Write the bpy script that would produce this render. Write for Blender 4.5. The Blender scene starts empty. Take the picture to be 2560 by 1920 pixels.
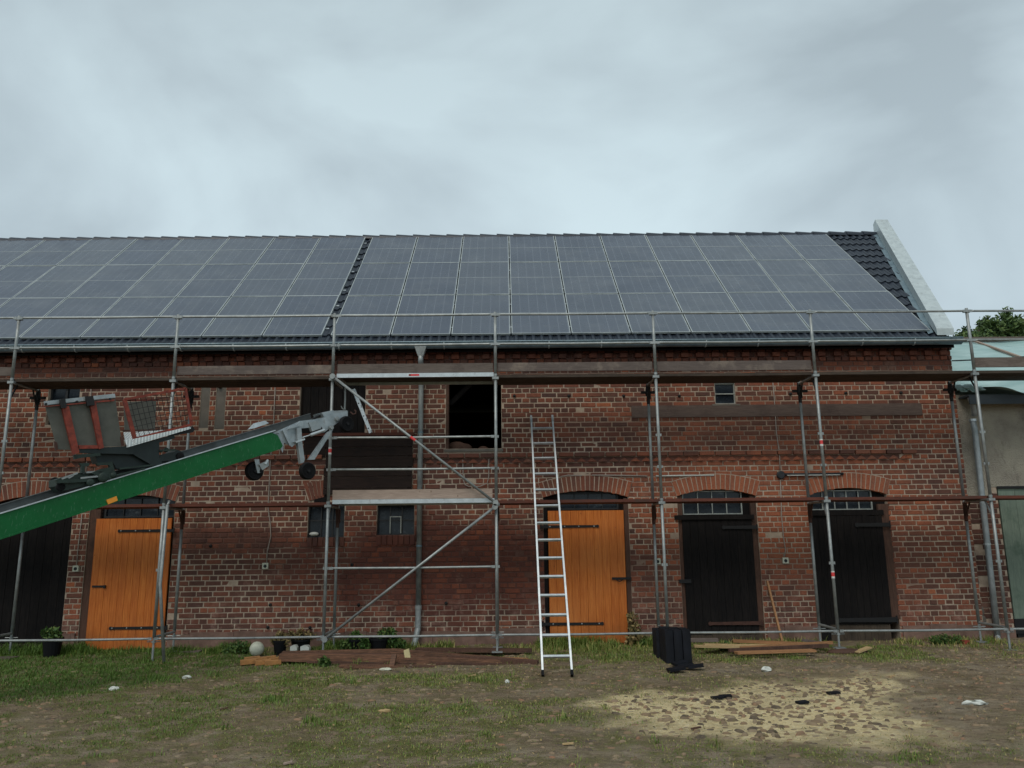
import bpy, math, random
import numpy as np
from mathutils import Vector, Matrix
random.seed(7); rng = np.random.default_rng(7)
S = bpy.context.scene
COL = S.collection
# ------------------------------------------------------------ camera
F, PIT, YAW, ROL = 1957.195, 0.196376, 0.0080518, -0.0104685
CAM = np.array([10.4526, -12.2881, 1.39845])
_fw = np.array([math.sin(YAW)*math.cos(PIT), math.cos(YAW)*math.cos(PIT), math.sin(PIT)])
_rt = np.array([math.cos(YAW), -math.sin(YAW), 0.0]); _up = np.cross(_rt, _fw)
RT = math.cos(ROL)*_rt + math.sin(ROL)*_up
UP = -math.sin(ROL)*_rt + math.cos(ROL)*_up
cd = bpy.data.cameras.new('camera'); cam = bpy.data.objects.new('camera', cd); COL.objects.link(cam)
M = Matrix(((RT[0], UP[0], -_fw[0], CAM[0]), (RT[1], UP[1], -_fw[1], CAM[1]), (RT[2], UP[2], -_fw[2], CAM[2]), (0, 0, 0, 1)))
cam.matrix_world = M
cd.sensor_width = 36; cd.lens = 36*F/2560; cd.clip_end = 3000; cd.clip_start = .1
S.camera = cam
S.render.resolution_x = 1024; S.render.resolution_y = 768
# ------------------------------------------------------------ world, sun, exposure
SUN_EL, SUN_AZ = math.radians(52), math.radians(200)
w = bpy.data.worlds.new('World'); S.world = w; w.use_nodes = True
nt = w.node_tree; nt.nodes.clear()
def N(nt, t, **kw):
    n = nt.nodes.new(t)
    for k, v in kw.items(): setattr(n, k, v)
    return n
SKX = 9.2
out = N(nt, 'ShaderNodeOutputWorld'); bg = N(nt, 'ShaderNodeBackground')
sky = N(nt, 'ShaderNodeTexSky'); sky.sky_type = 'NISHITA'; sky.sun_disc = False
sky.sun_elevation = SUN_EL; sky.sun_rotation = SUN_AZ
tc = N(nt, 'ShaderNodeTexCoord')
mp = N(nt, 'ShaderNodeMapping'); mp.inputs['Scale'].default_value = (1.0, 1.0, 1.9); mp.inputs['Location'].default_value = (SKX, .1, .62)
mp.inputs['Rotation'].default_value = (0, math.radians(14), 0)
ns = N(nt, 'ShaderNodeTexNoise'); ns.inputs['Scale'].default_value = 2.3; ns.inputs['Detail'].default_value = 7; ns.inputs['Roughness'].default_value = .47
ns.inputs['Distortion'].default_value = .35
rp = N(nt, 'ShaderNodeValToRGB')
rp.color_ramp.elements[0].position = .38; rp.color_ramp.elements[0].color = (.415, .50, .545, 1)
rp.color_ramp.elements[1].position = .62; rp.color_ramp.elements[1].color = (.615, .745, .795, 1)
e = rp.color_ramp.elements.new(.5); e.color = (.52, .625, .675, 1)
sep = N(nt, 'ShaderNodeSeparateXYZ'); hr = N(nt, 'ShaderNodeMapRange')
hr.inputs['From Min'].default_value = 0.0; hr.inputs['From Max'].default_value = .66
hr.inputs['To Min'].default_value = 10.5; hr.inputs['To Max'].default_value = 6.6
sc = N(nt, 'ShaderNodeVectorMath', operation='SCALE')
mx = N(nt, 'ShaderNodeMix', data_type='RGBA'); mx.inputs['Factor'].default_value = .06
L = nt.links.new
L(tc.outputs['Generated'], mp.inputs['Vector']); L(mp.outputs['Vector'], ns.inputs['Vector']); L(ns.outputs['Fac'], rp.inputs['Fac'])
L(tc.outputs['Generated'], sep.inputs[0]); L(sep.outputs['Z'], hr.inputs['Value'])
L(rp.outputs['Color'], sc.inputs[0]); L(hr.outputs['Result'], sc.inputs['Scale'])
L(sc.outputs[0], mx.inputs[6]); L(sky.outputs['Color'], mx.inputs[7]); L(mx.outputs[2], bg.inputs['Color'])
bg.inputs['Strength'].default_value = .132
L(bg.outputs[0], out.inputs[0])
sd = bpy.data.lights.new('sun', 'SUN'); so_ = bpy.data.objects.new('sun', sd); COL.objects.link(so_)
sd.energy = 1.4; sd.angle = math.radians(30); sd.color = (1, .94, .86)
sdir = Vector((math.sin(SUN_AZ)*math.cos(SUN_EL), math.cos(SUN_AZ)*math.cos(SUN_EL), math.sin(SUN_EL)))
so_.rotation_euler = sdir.to_track_quat('Z', 'Y').to_euler()
S.view_settings.view_transform = 'Standard'; S.view_settings.look = 'None'
S.view_settings.exposure = 0; S.view_settings.gamma = 1; S.view_settings.use_curve_mapping = False
# ------------------------------------------------------------ measuring helpers (photograph pixel -> point on a real plane)
def ray(u, v): return _fw + RT*(u-1280)/F + UP*(960-v)/F
def W(u, v, Y):
    d = ray(u, v); return CAM + d*((Y-CAM[1])/d[1])
def G(u, v, z=-.3):
    d = ray(u, v); return CAM + d*((z-CAM[2])/d[2])
def proj(c):
    d = np.asarray(c, float)-CAM; ww = d@_fw; return 1280+F*(d@RT)/ww, 960-F*(d@UP)/ww
# ------------------------------------------------------------ materials
def hexl(r, g, b): return tuple(((c/255)/12.92 if c/255 <= .04045 else ((c/255+.055)/1.055)**2.4) for c in (r, g, b))
class Mat:
    def __init__(s, name, rough=.8, metal=0, spec=.5):
        s.m = bpy.data.materials.new(name); s.m.use_nodes = True; s.nt = s.m.node_tree
        s.b = s.nt.nodes['Principled BSDF']; s.b.inputs['Roughness'].default_value = rough; s.b.inputs['Metallic'].default_value = metal
        s.b.inputs['Specular IOR Level'].default_value = spec
        s.L = s.nt.links.new; s.pos = s.nt.nodes.new('ShaderNodeNewGeometry').outputs['Position']; s.tc = s.nt.nodes.new('ShaderNodeTexCoord')
    def n(s, t, **k): return N(s.nt, t, **k)
    def noise(s, scale, detail=4, rough=.55, vec=None, stretch=None, dist=0):
        v = vec or s.pos
        if stretch:
            m = s.n('ShaderNodeMapping'); m.inputs['Scale'].default_value = stretch; s.L(v, m.inputs[0]); v = m.outputs[0]
        n = s.n('ShaderNodeTexNoise'); n.inputs['Scale'].default_value = scale; n.inputs['Detail'].default_value = detail
        n.inputs['Roughness'].default_value = rough; n.inputs['Distortion'].default_value = dist; s.L(v, n.inputs['Vector']); return n.outputs['Fac']
    def ramp(s, fac, stops):
        r = s.n('ShaderNodeValToRGB'); el = r.color_ramp.elements
        while len(el) < len(stops): el.new(.5)
        for e, (p, c) in zip(el, stops): e.position = p; e.color = tuple(c)[:3]+(1,)
        s.L(fac, r.inputs['Fac']); return r.outputs['Color']
    def mix(s, fac, a, b, mode='MIX'):
        m = s.n('ShaderNodeMix', data_type='RGBA', blend_type=mode)
        for i, x in ((0, fac), (6, a), (7, b)):
            if isinstance(x, (int, float)): m.inputs[i].default_value = x
            elif isinstance(x, tuple): m.inputs[i].default_value = x[:3]+(1,)
            else: s.L(x, m.inputs[i])
        return m.outputs[2]
    def math(s, op, a, b=None, clamp=False):
        m = s.n('ShaderNodeMath', operation=op, use_clamp=clamp)
        for i, x in ((0, a), (1, b)):
            if x is None: continue
            if isinstance(x, (int, float)): m.inputs[i].default_value = x
            else: s.L(x, m.inputs[i])
        return m.outputs[0]
    def rng(s, v, a, b, c=0, d=1):
        m = s.n('ShaderNodeMapRange'); m.inputs[1].default_value = a; m.inputs[2].default_value = b; m.inputs[3].default_value = c; m.inputs[4].default_value = d
        s.L(v, m.inputs[0]); return m.outputs[0]
    def attr(s, name): 
        a = s.n('ShaderNodeAttribute'); a.attribute_name = name; return a.outputs['Fac']
    def col(s, c):
        if isinstance(c, tuple): s.b.inputs['Base Color'].default_value = c[:3]+(1,)
        else: s.L(c, s.b.inputs['Base Color'])
    def bump(s, h, st=.5, dist=.01):
        b = s.n('ShaderNodeBump'); b.inputs['Strength'].default_value = st; b.inputs['Distance'].default_value = dist
        s.L(h, b.inputs['Height']); s.L(b.outputs[0], s.b.inputs['Normal'])
    def rough(s, v): s.L(v, s.b.inputs['Roughness'])
MT = {}
def objrand(m): return m.n('ShaderNodeObjectInfo').outputs['Random']
def blob(m, c, r):          # soft stain shape in wall coordinates (x, z)
    v = m.n('ShaderNodeVectorMath', operation='SUBTRACT'); m.L(m.pos, v.inputs[0]); v.inputs[1].default_value = (c[0], 0, c[1])
    v2 = m.n('ShaderNodeVectorMath', operation='MULTIPLY'); m.L(v.outputs[0], v2.inputs[0]); v2.inputs[1].default_value = (1/r[0], 0, 1/r[1])
    l = m.n('ShaderNodeVectorMath', operation='LENGTH'); m.L(v2.outputs[0], l.inputs[0]); 
    d = m.math('ADD', l.outputs['Value'], m.math('MULTIPLY', m.math('SUBTRACT', m.noise(1.6, 4), .5), 1.3))
    return m.rng(d, 1.15, .75)
def mk_brick():
    m = Mat('brick_clay', .9, 0, .25)
    v = m.attr('var')
    c = m.ramp(v, [(0, hexl(84, 62, 56)), (.22, hexl(108, 72, 60)), (.45, hexl(134, 82, 64)), (.7, hexl(158, 92, 66)), (.88, hexl(122, 88, 74)), (1, hexl(188, 108, 70))])
    # grimy dark belt in upper and lower middle, orange fresher zone at right
    g = m.noise(.55, 5, .6)
    c = m.mix(m.rng(g, .44, .62, .05, .55), c, hexl(86, 62, 57))
    o = blob(m, (14.9, 1.9), (2.6, .9)); c = m.mix(m.math('MULTIPLY', o, .45), c, hexl(184, 108, 74))
    d = blob(m, (11.2, 3.0), (1.3, .9)); c = m.mix(m.math('MULTIPLY', d, .4), c, hexl(66, 44, 42))
    d = blob(m, (9.6, .9), (2.6, .85)); c = m.mix(m.math('MULTIPLY', d, .5), c, hexl(92, 46, 38))
    # whitish efflorescence near the base
    sp = m.n('ShaderNodeSeparateXYZ'); m.L(m.pos, sp.inputs[0])
    lo = m.rng(sp.outputs['Z'], .75, -.1); e = m.rng(m.noise(4.5, 5, .7), .5, .72)
    c = m.mix(m.math('MULTIPLY', m.math('MULTIPLY', lo, e), .75), c, hexl(176, 142, 128))
    hi = m.rng(sp.outputs['Z'], 4.2, 4.6); c = m.mix(m.math('MULTIPLY', hi, .35), c, hexl(74, 44, 44))  # darkens toward the eaves: shade under the gutter put into the brick colour
    run = m.rng(m.noise(2.2, 5, .7, stretch=(2.2, 1, .22)), .55, .68, 0, .4)
    c = m.mix(run, c, hexl(62, 46, 44))
    c = m.mix(m.rng(m.noise(1.9, 6, .75), .60, .68, 0, .4), c, hexl(150, 118, 102))
    c = m.mix(m.rng(m.noise(38, 3), .45, .75, 0, .45), c, hexl(74, 50, 44))
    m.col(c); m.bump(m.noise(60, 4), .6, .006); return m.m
def mk_mortar(dark=0):
    m = Mat('lime_mortar', .95, 0, .2)
    c = m.ramp(m.noise(9, 4), [(.3, hexl(156, 138, 122)), (.7, hexl(188, 170, 150))])
    d = blob(m, (9.8, 1.0), (2.9, .78)); c = m.mix(m.math('MULTIPLY', d, .92), c, hexl(84, 50, 44))
    d = blob(m, (5.9, 1.45), (1.5, .22)); c = m.mix(m.math('MULTIPLY', d, .85), c, hexl(90, 54, 48))
    d = blob(m, (13.3, .7), (2.2, .7)); c = m.mix(m.math('MULTIPLY', d, .5), c, hexl(118, 86, 72))
    d = blob(m, (14.2, 3.35), (3.0, .45)); c = m.mix(m.math('MULTIPLY', d, .6), c, hexl(128, 100, 84))
    d = blob(m, (16.6, .7), (1.0, .9)); c = m.mix(m.math('MULTIPLY', d, .5), c, hexl(122, 84, 70))
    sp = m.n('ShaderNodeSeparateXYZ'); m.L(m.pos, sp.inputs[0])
    hi = m.rng(sp.outputs['Z'], 4.15, 4.35); c = m.mix(m.math('MULTIPLY', hi, .85), c, hexl(84, 50, 46))  # the same eaves shade put into the mortar colour
    c = m.mix(m.rng(m.noise(2.3, 6, .7), .52, .72, 0, .55), c, hexl(132, 100, 88))
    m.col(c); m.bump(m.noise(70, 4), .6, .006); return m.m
def mk_galv(name='galvanised_steel', a=(128, 133, 133), b=(166, 170, 168), rough=.5, metal=.5):
    m = Mat(name, rough, metal)
    c = m.ramp(m.noise(7, 5, .65), [(.3, hexl(*a)), (.7, hexl(*b))])
    c = m.mix(m.rng(m.noise(11, 5, .75, stretch=(1, 1, .5)), .56, .74, 0, .55), c, hexl(104, 94, 84)); c = m.mix(m.rng(m.noise(5, 6, .8), .62, .7, 0, .5), c, hexl(196, 198, 194))
    m.col(c); m.bump(m.noise(90, 2), .15, .002); return m.m
def mk_wood(name, a, b, axis=(1, 1, 14), rough=.85, knots=0, edge=0, dirt=None, spec=.3):
    m = Mat(name, rough, 0, spec)
    st = axis
    f = m.noise(6, 6, .6, stretch=st, dist=.4)
    c = m.ramp(f, [(.3, hexl(*a)), (.7, hexl(*b))])
    r = objrand(m); c = m.mix(m.math('MULTIPLY', r, .28), c, hexl(*[int(x*.7) for x in a]))
    if knots:
        vo = m.n('ShaderNodeTexVoronoi'); vo.inputs['Scale'].default_value = 5.5
        mp_ = m.n('ShaderNodeMapping'); mp_.inputs['Scale'].default_value = (1.3, 1, .8); m.L(m.pos, mp_.inputs[0]); m.L(mp_.outputs[0], vo.inputs['Vector'])
        c = m.mix(m.rng(vo.outputs['Distance'], .09, .03, 0, .8), c, hexl(*knots))
    if dirt: c = m.mix(m.rng(m.noise(2.2, 5, .7), .5, .72, 0, .8), c, hexl(*dirt))
    m.col(c); m.bump(f, .35, .006); return m.m
def mk_plain(name, c, rough=.7, metal=0, var=.25, sc=6, spec=.5, bump=.2):
    m = Mat(name, rough, metal, spec)
    c0 = hexl(*c); c1 = tuple(x*(1-var) for x in c0)
    m.col(m.ramp(m.noise(sc, 5, .6), [(.3, c1), (.7, c0)])); m.bump(m.noise(sc*7, 3), bump, .004); return m.m
MT['brick'] = mk_brick(); MT['mortar'] = mk_mortar()
MT['galv'] = mk_galv(); MT['zinc'] = mk_galv('zinc_sheet', (104, 124, 134), (134, 154, 162), .5, .5)
MT['zinc_pale'] = mk_galv('pale_zinc_sheet', (168, 178, 180), (196, 206, 206), .5, .15)
MT['alu'] = mk_galv('bare_aluminium', (176, 182, 184), (206, 212, 214), .4, .6)
MT['alu_head'] = mk_galv('hoist_head_alloy', (134, 144, 148), (174, 182, 186), .5, .4)
MT['alu_dull'] = mk_galv('dull_aluminium', (140, 148, 150), (170, 176, 178), .5, .5)
MT['wood_old'] = mk_wood('weathered_board', (92, 82, 76), (124, 112, 104), (1, 6, 14), dirt=(66, 56, 52))
MT['wood_flake'] = mk_wood('weathered_board_flaking', (88, 78, 74), (116, 104, 98), (1, 6, 14), dirt=(150, 136, 122))
MT['wood_deck'] = mk_wood('deck_plank', (58, 50, 44), (84, 72, 62), (1, 12, 12), dirt=(40, 34, 30))
MT['wood_rust'] = mk_wood('reddish_plank_edge', (84, 46, 38), (112, 66, 52), (1, 8, 12), dirt=(66, 58, 52))
MT['wood_pale'] = mk_wood('pale_spruce_board', (142, 124, 112), (176, 156, 142), (1, 6, 12), knots=(96, 70, 52))
MT['wood_dark'] = mk_wood('tarred_door_board', (12, 12, 14), (38, 33, 31), (14, 14, 1), rough=.9, dirt=(14, 13, 15), spec=.2)
MT['wood_darkbase'] = mk_wood('tarred_board_worn', (62, 54, 47), (90, 78, 66), (14, 14, 1), rough=.9, dirt=(36, 32, 30), spec=.2)
MT['wood_darkh'] = mk_wood('dark_cross_board', (30, 23, 21), (54, 40, 34), (1, 14, 14), rough=.85, dirt=(18, 15, 17), spec=.25)
MT['wood_brown'] = mk_wood('brown_post', (74, 52, 44), (104, 76, 62), (14, 14, 1), dirt=(46, 38, 34))
MT['wood_orange'] = mk_wood('orange_stained_pine', (186, 98, 38), (218, 128, 54), (9, 9, .8), rough=.55, knots=(124, 64, 28), spec=.25, dirt=(176, 104, 56))
MT['wood_red'] = mk_wood('red_brown_beam', (66, 50, 40), (146, 104, 80), (1, 8, 12), rough=.75, dirt=(62, 46, 38))
MT['wood_yellow'] = mk_wood('fresh_lath', (168, 140, 98), (200, 174, 130), (1, 8, 12), rough=.7)
MT['wood_lath'] = mk_wood('orange_lath', (146, 104, 70), (178, 132, 92), (1, 8, 12), rough=.7)
m = Mat('orange_door_boards', .55, 0, .25)
f = m.noise(6, 6, .6, stretch=(9, 9, .5), dist=.5); f2 = m.noise(30, 4, .6, stretch=(6, 6, .25))
c = m.ramp(f, [(.3, hexl(178, 92, 34)), (.5, hexl(200, 112, 46)), (.7, hexl(220, 134, 62))])
c = m.mix(m.rng(f2, .5, .7, 0, .35), c, hexl(150, 78, 30)); c = m.mix(m.math('MULTIPLY', objrand(m), .3), c, hexl(170, 88, 40))
vo = m.n('ShaderNodeTexVoronoi'); vo.inputs['Scale'].default_value = 6; mp_ = m.n('ShaderNodeMapping'); mp_.inputs['Scale'].default_value = (1.4, 1, .8); m.L(m.pos, mp_.inputs[0]); m.L(mp_.outputs[0], vo.inputs['Vector'])
c = m.mix(m.rng(vo.outputs['Distance'], .08, .03, 0, .85), c, hexl(112, 56, 24))
sp = m.n('ShaderNodeSeparateXYZ'); m.L(m.pos, sp.inputs[0]); lo = m.math('MULTIPLY', m.rng(sp.outputs['Z'], .35, -.3), m.rng(m.noise(3, 5, .7), .3, .6))
c = m.mix(m.math('MULTIPLY', lo, .6), c, hexl(128, 82, 48)); c = m.mix(m.rng(m.noise(1.1, 4), .5, .7, 0, .3), c, hexl(214, 138, 76))
m.col(c); m.bump(f2, .3, .004); MT['wood_orange'] = m.m
MT['iron'] = mk_plain('black_iron', (26, 25, 26), .6, .2, .3, 14)
MT['rust'] = mk_plain('rusty_iron', (84, 54, 44), .8, .1, .5, 12)
MT['redbar'] = mk_plain('rust_red_paint', (148, 62, 44), .7, 0, .65, 14)
MT['green'] = None
m = Mat('green_paint', .5, 0, .3); f = m.noise(2.5, 4); c = m.ramp(f, [(.3, hexl(0, 84, 38)), (.7, hexl(2, 100, 48))])
c = m.mix(m.rng(m.noise(55, 3, .6, stretch=(1, 1, .25)), .60, .70, 0, .45), c, hexl(90, 130, 104)); c = m.mix(m.rng(m.noise(6, 6, .75), .55, .75, 0, .3), c, hexl(24, 74, 42)); m.col(c); m.rough(m.rng(m.noise(9, 4), .3, .7, .4, .65)); MT['green'] = m.m
MT['green_dark'] = mk_plain('dirty_green_machine', (40, 58, 50), .6, .2, .5, 9)
MT['blackgreen'] = mk_plain('dark_carriage_steel', (30, 42, 42), .55, .2, .4, 9)
MT['trough_grey'] = mk_plain('worn_trough_sheet', (104, 108, 108), .6, .3, .5, 5)
MT['plate_grey'] = mk_plain('grey_board_panel', (92, 92, 84), .7, 0, .35, 8)
MT['rubber'] = mk_plain('black_rubber', (14, 14, 17), .8, 0, .3, 20, .25)
MT['plastic_w'] = mk_plain('white_plastic', (206, 208, 200), .5, 0, .12, 10)
MT['plastic_ball'] = mk_plain('yellowed_ball', (205, 206, 186), .5, 0, .2, 5)
MT['plastic_b'] = mk_plain('black_plastic', (12, 14, 18), .65, 0, .3, 10, .25)
MT['orange_refl'] = mk_plain('amber_reflector', (236, 150, 30), .35, 0, .08, 6)
MT['red_lab'] = mk_plain('red_sticker', (214, 62, 62), .5, 0, .1, 8)
MT['white_lab'] = mk_plain('white_sticker', (215, 215, 210), .5, 0, .1, 8)
MT['cable'] = mk_plain('grey_cable', (160, 148, 138), .6, 0, .2, 6)
MT['plinth'] = mk_plain('plinth_render', (140, 112, 100), .95, 0, .5, 5, .2, .8)
MT['render_grey'] = mk_plain('grey_infill_render', (118, 112, 104), .95, 0, .3, 6, .2, .6)
MT['cardboard'] = mk_plain('yellow_white_carton', (214, 200, 150), .7, 0, .2, 8)
MT['rail_dark'] = mk_plain('black_pipe_cover', (34, 36, 40), .5, 0, .3, 8)
m = Mat('roof_tile_glaze', .42, 0, .5)
c = m.ramp(m.noise(3, 4), [(.3, hexl(20, 26, 36)), (.7, hexl(32, 40, 52))]); r = objrand(m); c = m.mix(m.math('MULTIPLY', r, .3), c, hexl(50, 58, 70)); m.col(c); m.bump(m.noise(50, 3), .1, .003); MT['tile'] = m.m
m = Mat('old_black_tile', .7, 0, .25); m.col(m.ramp(m.noise(6, 5), [(.3, hexl(8, 10, 16)), (.7, hexl(20, 23, 31))])); MT['tileb'] = m.m
m = Mat('panel_frame', .45, .3); m.col(m.ramp(m.noise(4, 3), [(.3, hexl(158, 166, 168)), (.7, hexl(192, 198, 196))])); MT['pframe'] = m.m
# solar cells: silver bus lines printed under glass (object coordinates x across, y up the slope)
m = Mat('solar_glass', .2, 0, .75)
sp = m.n('ShaderNodeSeparateXYZ'); m.L(m.tc.outputs['Object'], sp.inputs[0])
def lines(m, v, per, wd, off=0):
    a = m.math('ADD', v, off); a = m.math('DIVIDE', a, per); fr = m.math('FRACT', a); fr = m.math('ABSOLUTE', m.math('SUBTRACT', fr, .5))
    return m.rng(fr, .5-wd/per, .5-wd/per*.5)
vl = lines(m, sp.outputs['X'], .1685, .0035, .0); hl = lines(m, sp.outputs['Y'], .0845, .0025, 0.0); bl = lines(m, sp.outputs['X'], .0187, .0008, 0)
base = m.ramp(m.noise(1.1, 3), [(.3, hexl(60, 68, 82)), (.7, hexl(70, 78, 92))])
r = objrand(m); base = m.mix(m.math('MULTIPLY', r, .35), base, hexl(88, 94, 100)); base = m.mix(m.rng(m.noise(1.3, 5, .7), .5, .7, 0, .35), base, hexl(104, 108, 112))
c = m.mix(m.math('MULTIPLY', vl, .34), base, hexl(170, 178, 186)); c = m.mix(m.math('MULTIPLY', hl, .1), c, hexl(140, 150, 160)); c = m.mix(m.math('MULTIPLY', bl, .12), c, hexl(140, 150, 160))
m.col(c); m.rough(m.rng(m.noise(2.5, 5, .6), .3, .7, .2, .38)); MT['cells'] = m.m
m = Mat('window_glass', .18, 0, .3); m.col(m.ramp(m.noise(4.5, 5, .75), [(.4, hexl(14, 20, 27)), (.58, hexl(30, 37, 44)), (.78, hexl(96, 102, 104))])); m.bump(m.noise(6, 3), .15, .01); MT['glass'] = m.m
m = Mat('rough_cast', .95, 0, .2); f = m.noise(1.1, 6, .65); c = m.ramp(f, [(.3, hexl(124, 118, 108)), (.5, hexl(164, 156, 142)), (.72, hexl(186, 178, 160))]); c = m.mix(m.rng(m.noise(5, 7, .8, stretch=(1, 1, .4)), .55, .68, 0, .6), c, hexl(96, 90, 82)); m.col(c)
m.bump(m.math('ADD', m.noise(14, 6, .7), m.noise(45, 3)), 1.0, .03); MT['roughcast'] = m.m
m = Mat('blue_green_membrane', .5, 0, .4); c = m.ramp(m.noise(1.5, 4, .6, stretch=(1, 3, 3)), [(.3, hexl(136, 168, 166)), (.7, hexl(170, 196, 194))]); m.col(c); MT['tarp'] = m.m
MT['door_green'] = mk_wood('faded_green_boards', (108, 122, 110), (132, 146, 130), (12, 12, 1), rough=.7, dirt=(70, 90, 76))
m = Mat('dull_earth', .95, 0, .2)
sx_ = m.n('ShaderNodeSeparateXYZ'); m.L(m.pos, sx_.inputs[0]); m.sx = sx_.outputs['X']
st, gr = m.attr('straw'), m.attr('grass')
c = m.ramp(m.noise(1.3, 6, .65), [(.3, hexl(126, 108, 88)), (.5, hexl(150, 132, 110)), (.7, hexl(170, 155, 136))])
c = m.mix(m.rng(m.noise(7, 6, .75, stretch=(.6, 1.2, 1)), .46, .62, 0, .6), c, hexl(90, 78, 60))
c = m.mix(m.rng(m.noise(16, 5, .75, stretch=(.6, 1.2, 1)), .54, .64, 0, .6), c, hexl(172, 156, 126))
c = m.mix(m.rng(m.noise(5, 5, .75), .56, .66, 0, .4), c, hexl(134, 102, 82))
gp = m.math('MULTIPLY', m.math('ADD', gr, m.rng(m.sx, 17, 10, .08, .42)), m.rng(m.noise(4, 6, .75), .42, .58, 0, .9), clamp=True)
c = m.mix(gp, c, m.ramp(m.noise(16, 5), [(.3, hexl(84, 86, 46)), (.7, hexl(126, 122, 74))]))
sf = m.math('ADD', st, m.math('MULTIPLY', m.math('SUBTRACT', m.noise(7, 7, .8, stretch=(.6, 1.2, 1)), .36), 2.4), clamp=True)
c = m.mix(m.math('MULTIPLY', sf, m.rng(st, .0, .3)), c, m.ramp(m.noise(22, 5, .7), [(.3, hexl(206, 182, 132)), (.5, hexl(238, 216, 166)), (.7, hexl(250, 236, 198))]))
m.col(c); m.bump(m.math('ADD', m.noise(12, 7, .75), m.noise(50, 4)), 1.0, .05); MT['earth'] = m.m
m = Mat('field_stone', .85, 0, .3); v = m.attr('var')
c = m.ramp(v, [(0, hexl(70, 62, 54)), (.3, hexl(108, 92, 74)), (.55, hexl(130, 108, 84)), (.8, hexl(140, 126, 104)), (1, hexl(140, 100, 76))])
c = m.mix(m.rng(m.noise(20, 5, .7), .4, .65, 0, .7), c, hexl(118, 104, 84)); m.col(c); m.bump(m.noise(40, 4), .5, .008); MT['stone'] = m.m
def leafmat(name, stops, rough=.6):
    m = Mat(name, rough, 0, .3); m.col(m.ramp(m.attr('var'), stops)); m.b.inputs['Subsurface Weight'].default_value = 0; return m.m
MT['grassm'] = leafmat('grass_blade', [(0, hexl(58, 86, 30)), (.5, hexl(88, 116, 44)), (.8, hexl(132, 134, 70)), (1, hexl(180, 162, 106))])
MT['leaf'] = leafmat('leaf', [(0, hexl(34, 56, 26)), (.6, hexl(62, 92, 40)), (1, hexl(110, 124, 66))])
MT['leaf_dry'] = leafmat('dry_leaf', [(0, hexl(56, 58, 34)), (.5, hexl(110, 100, 62)), (1, hexl(158, 134, 92))])
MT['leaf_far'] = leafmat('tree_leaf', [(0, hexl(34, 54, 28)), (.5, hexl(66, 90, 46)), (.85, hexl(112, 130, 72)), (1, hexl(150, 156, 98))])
MT['strawm'] = leafmat('straw_stalk', [(0, hexl(176, 156, 112)), (1, hexl(240, 226, 186))], .8)
MT['bark'] = mk_plain('bark', (92, 78, 64), .9, 0, .5, 9)
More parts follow.
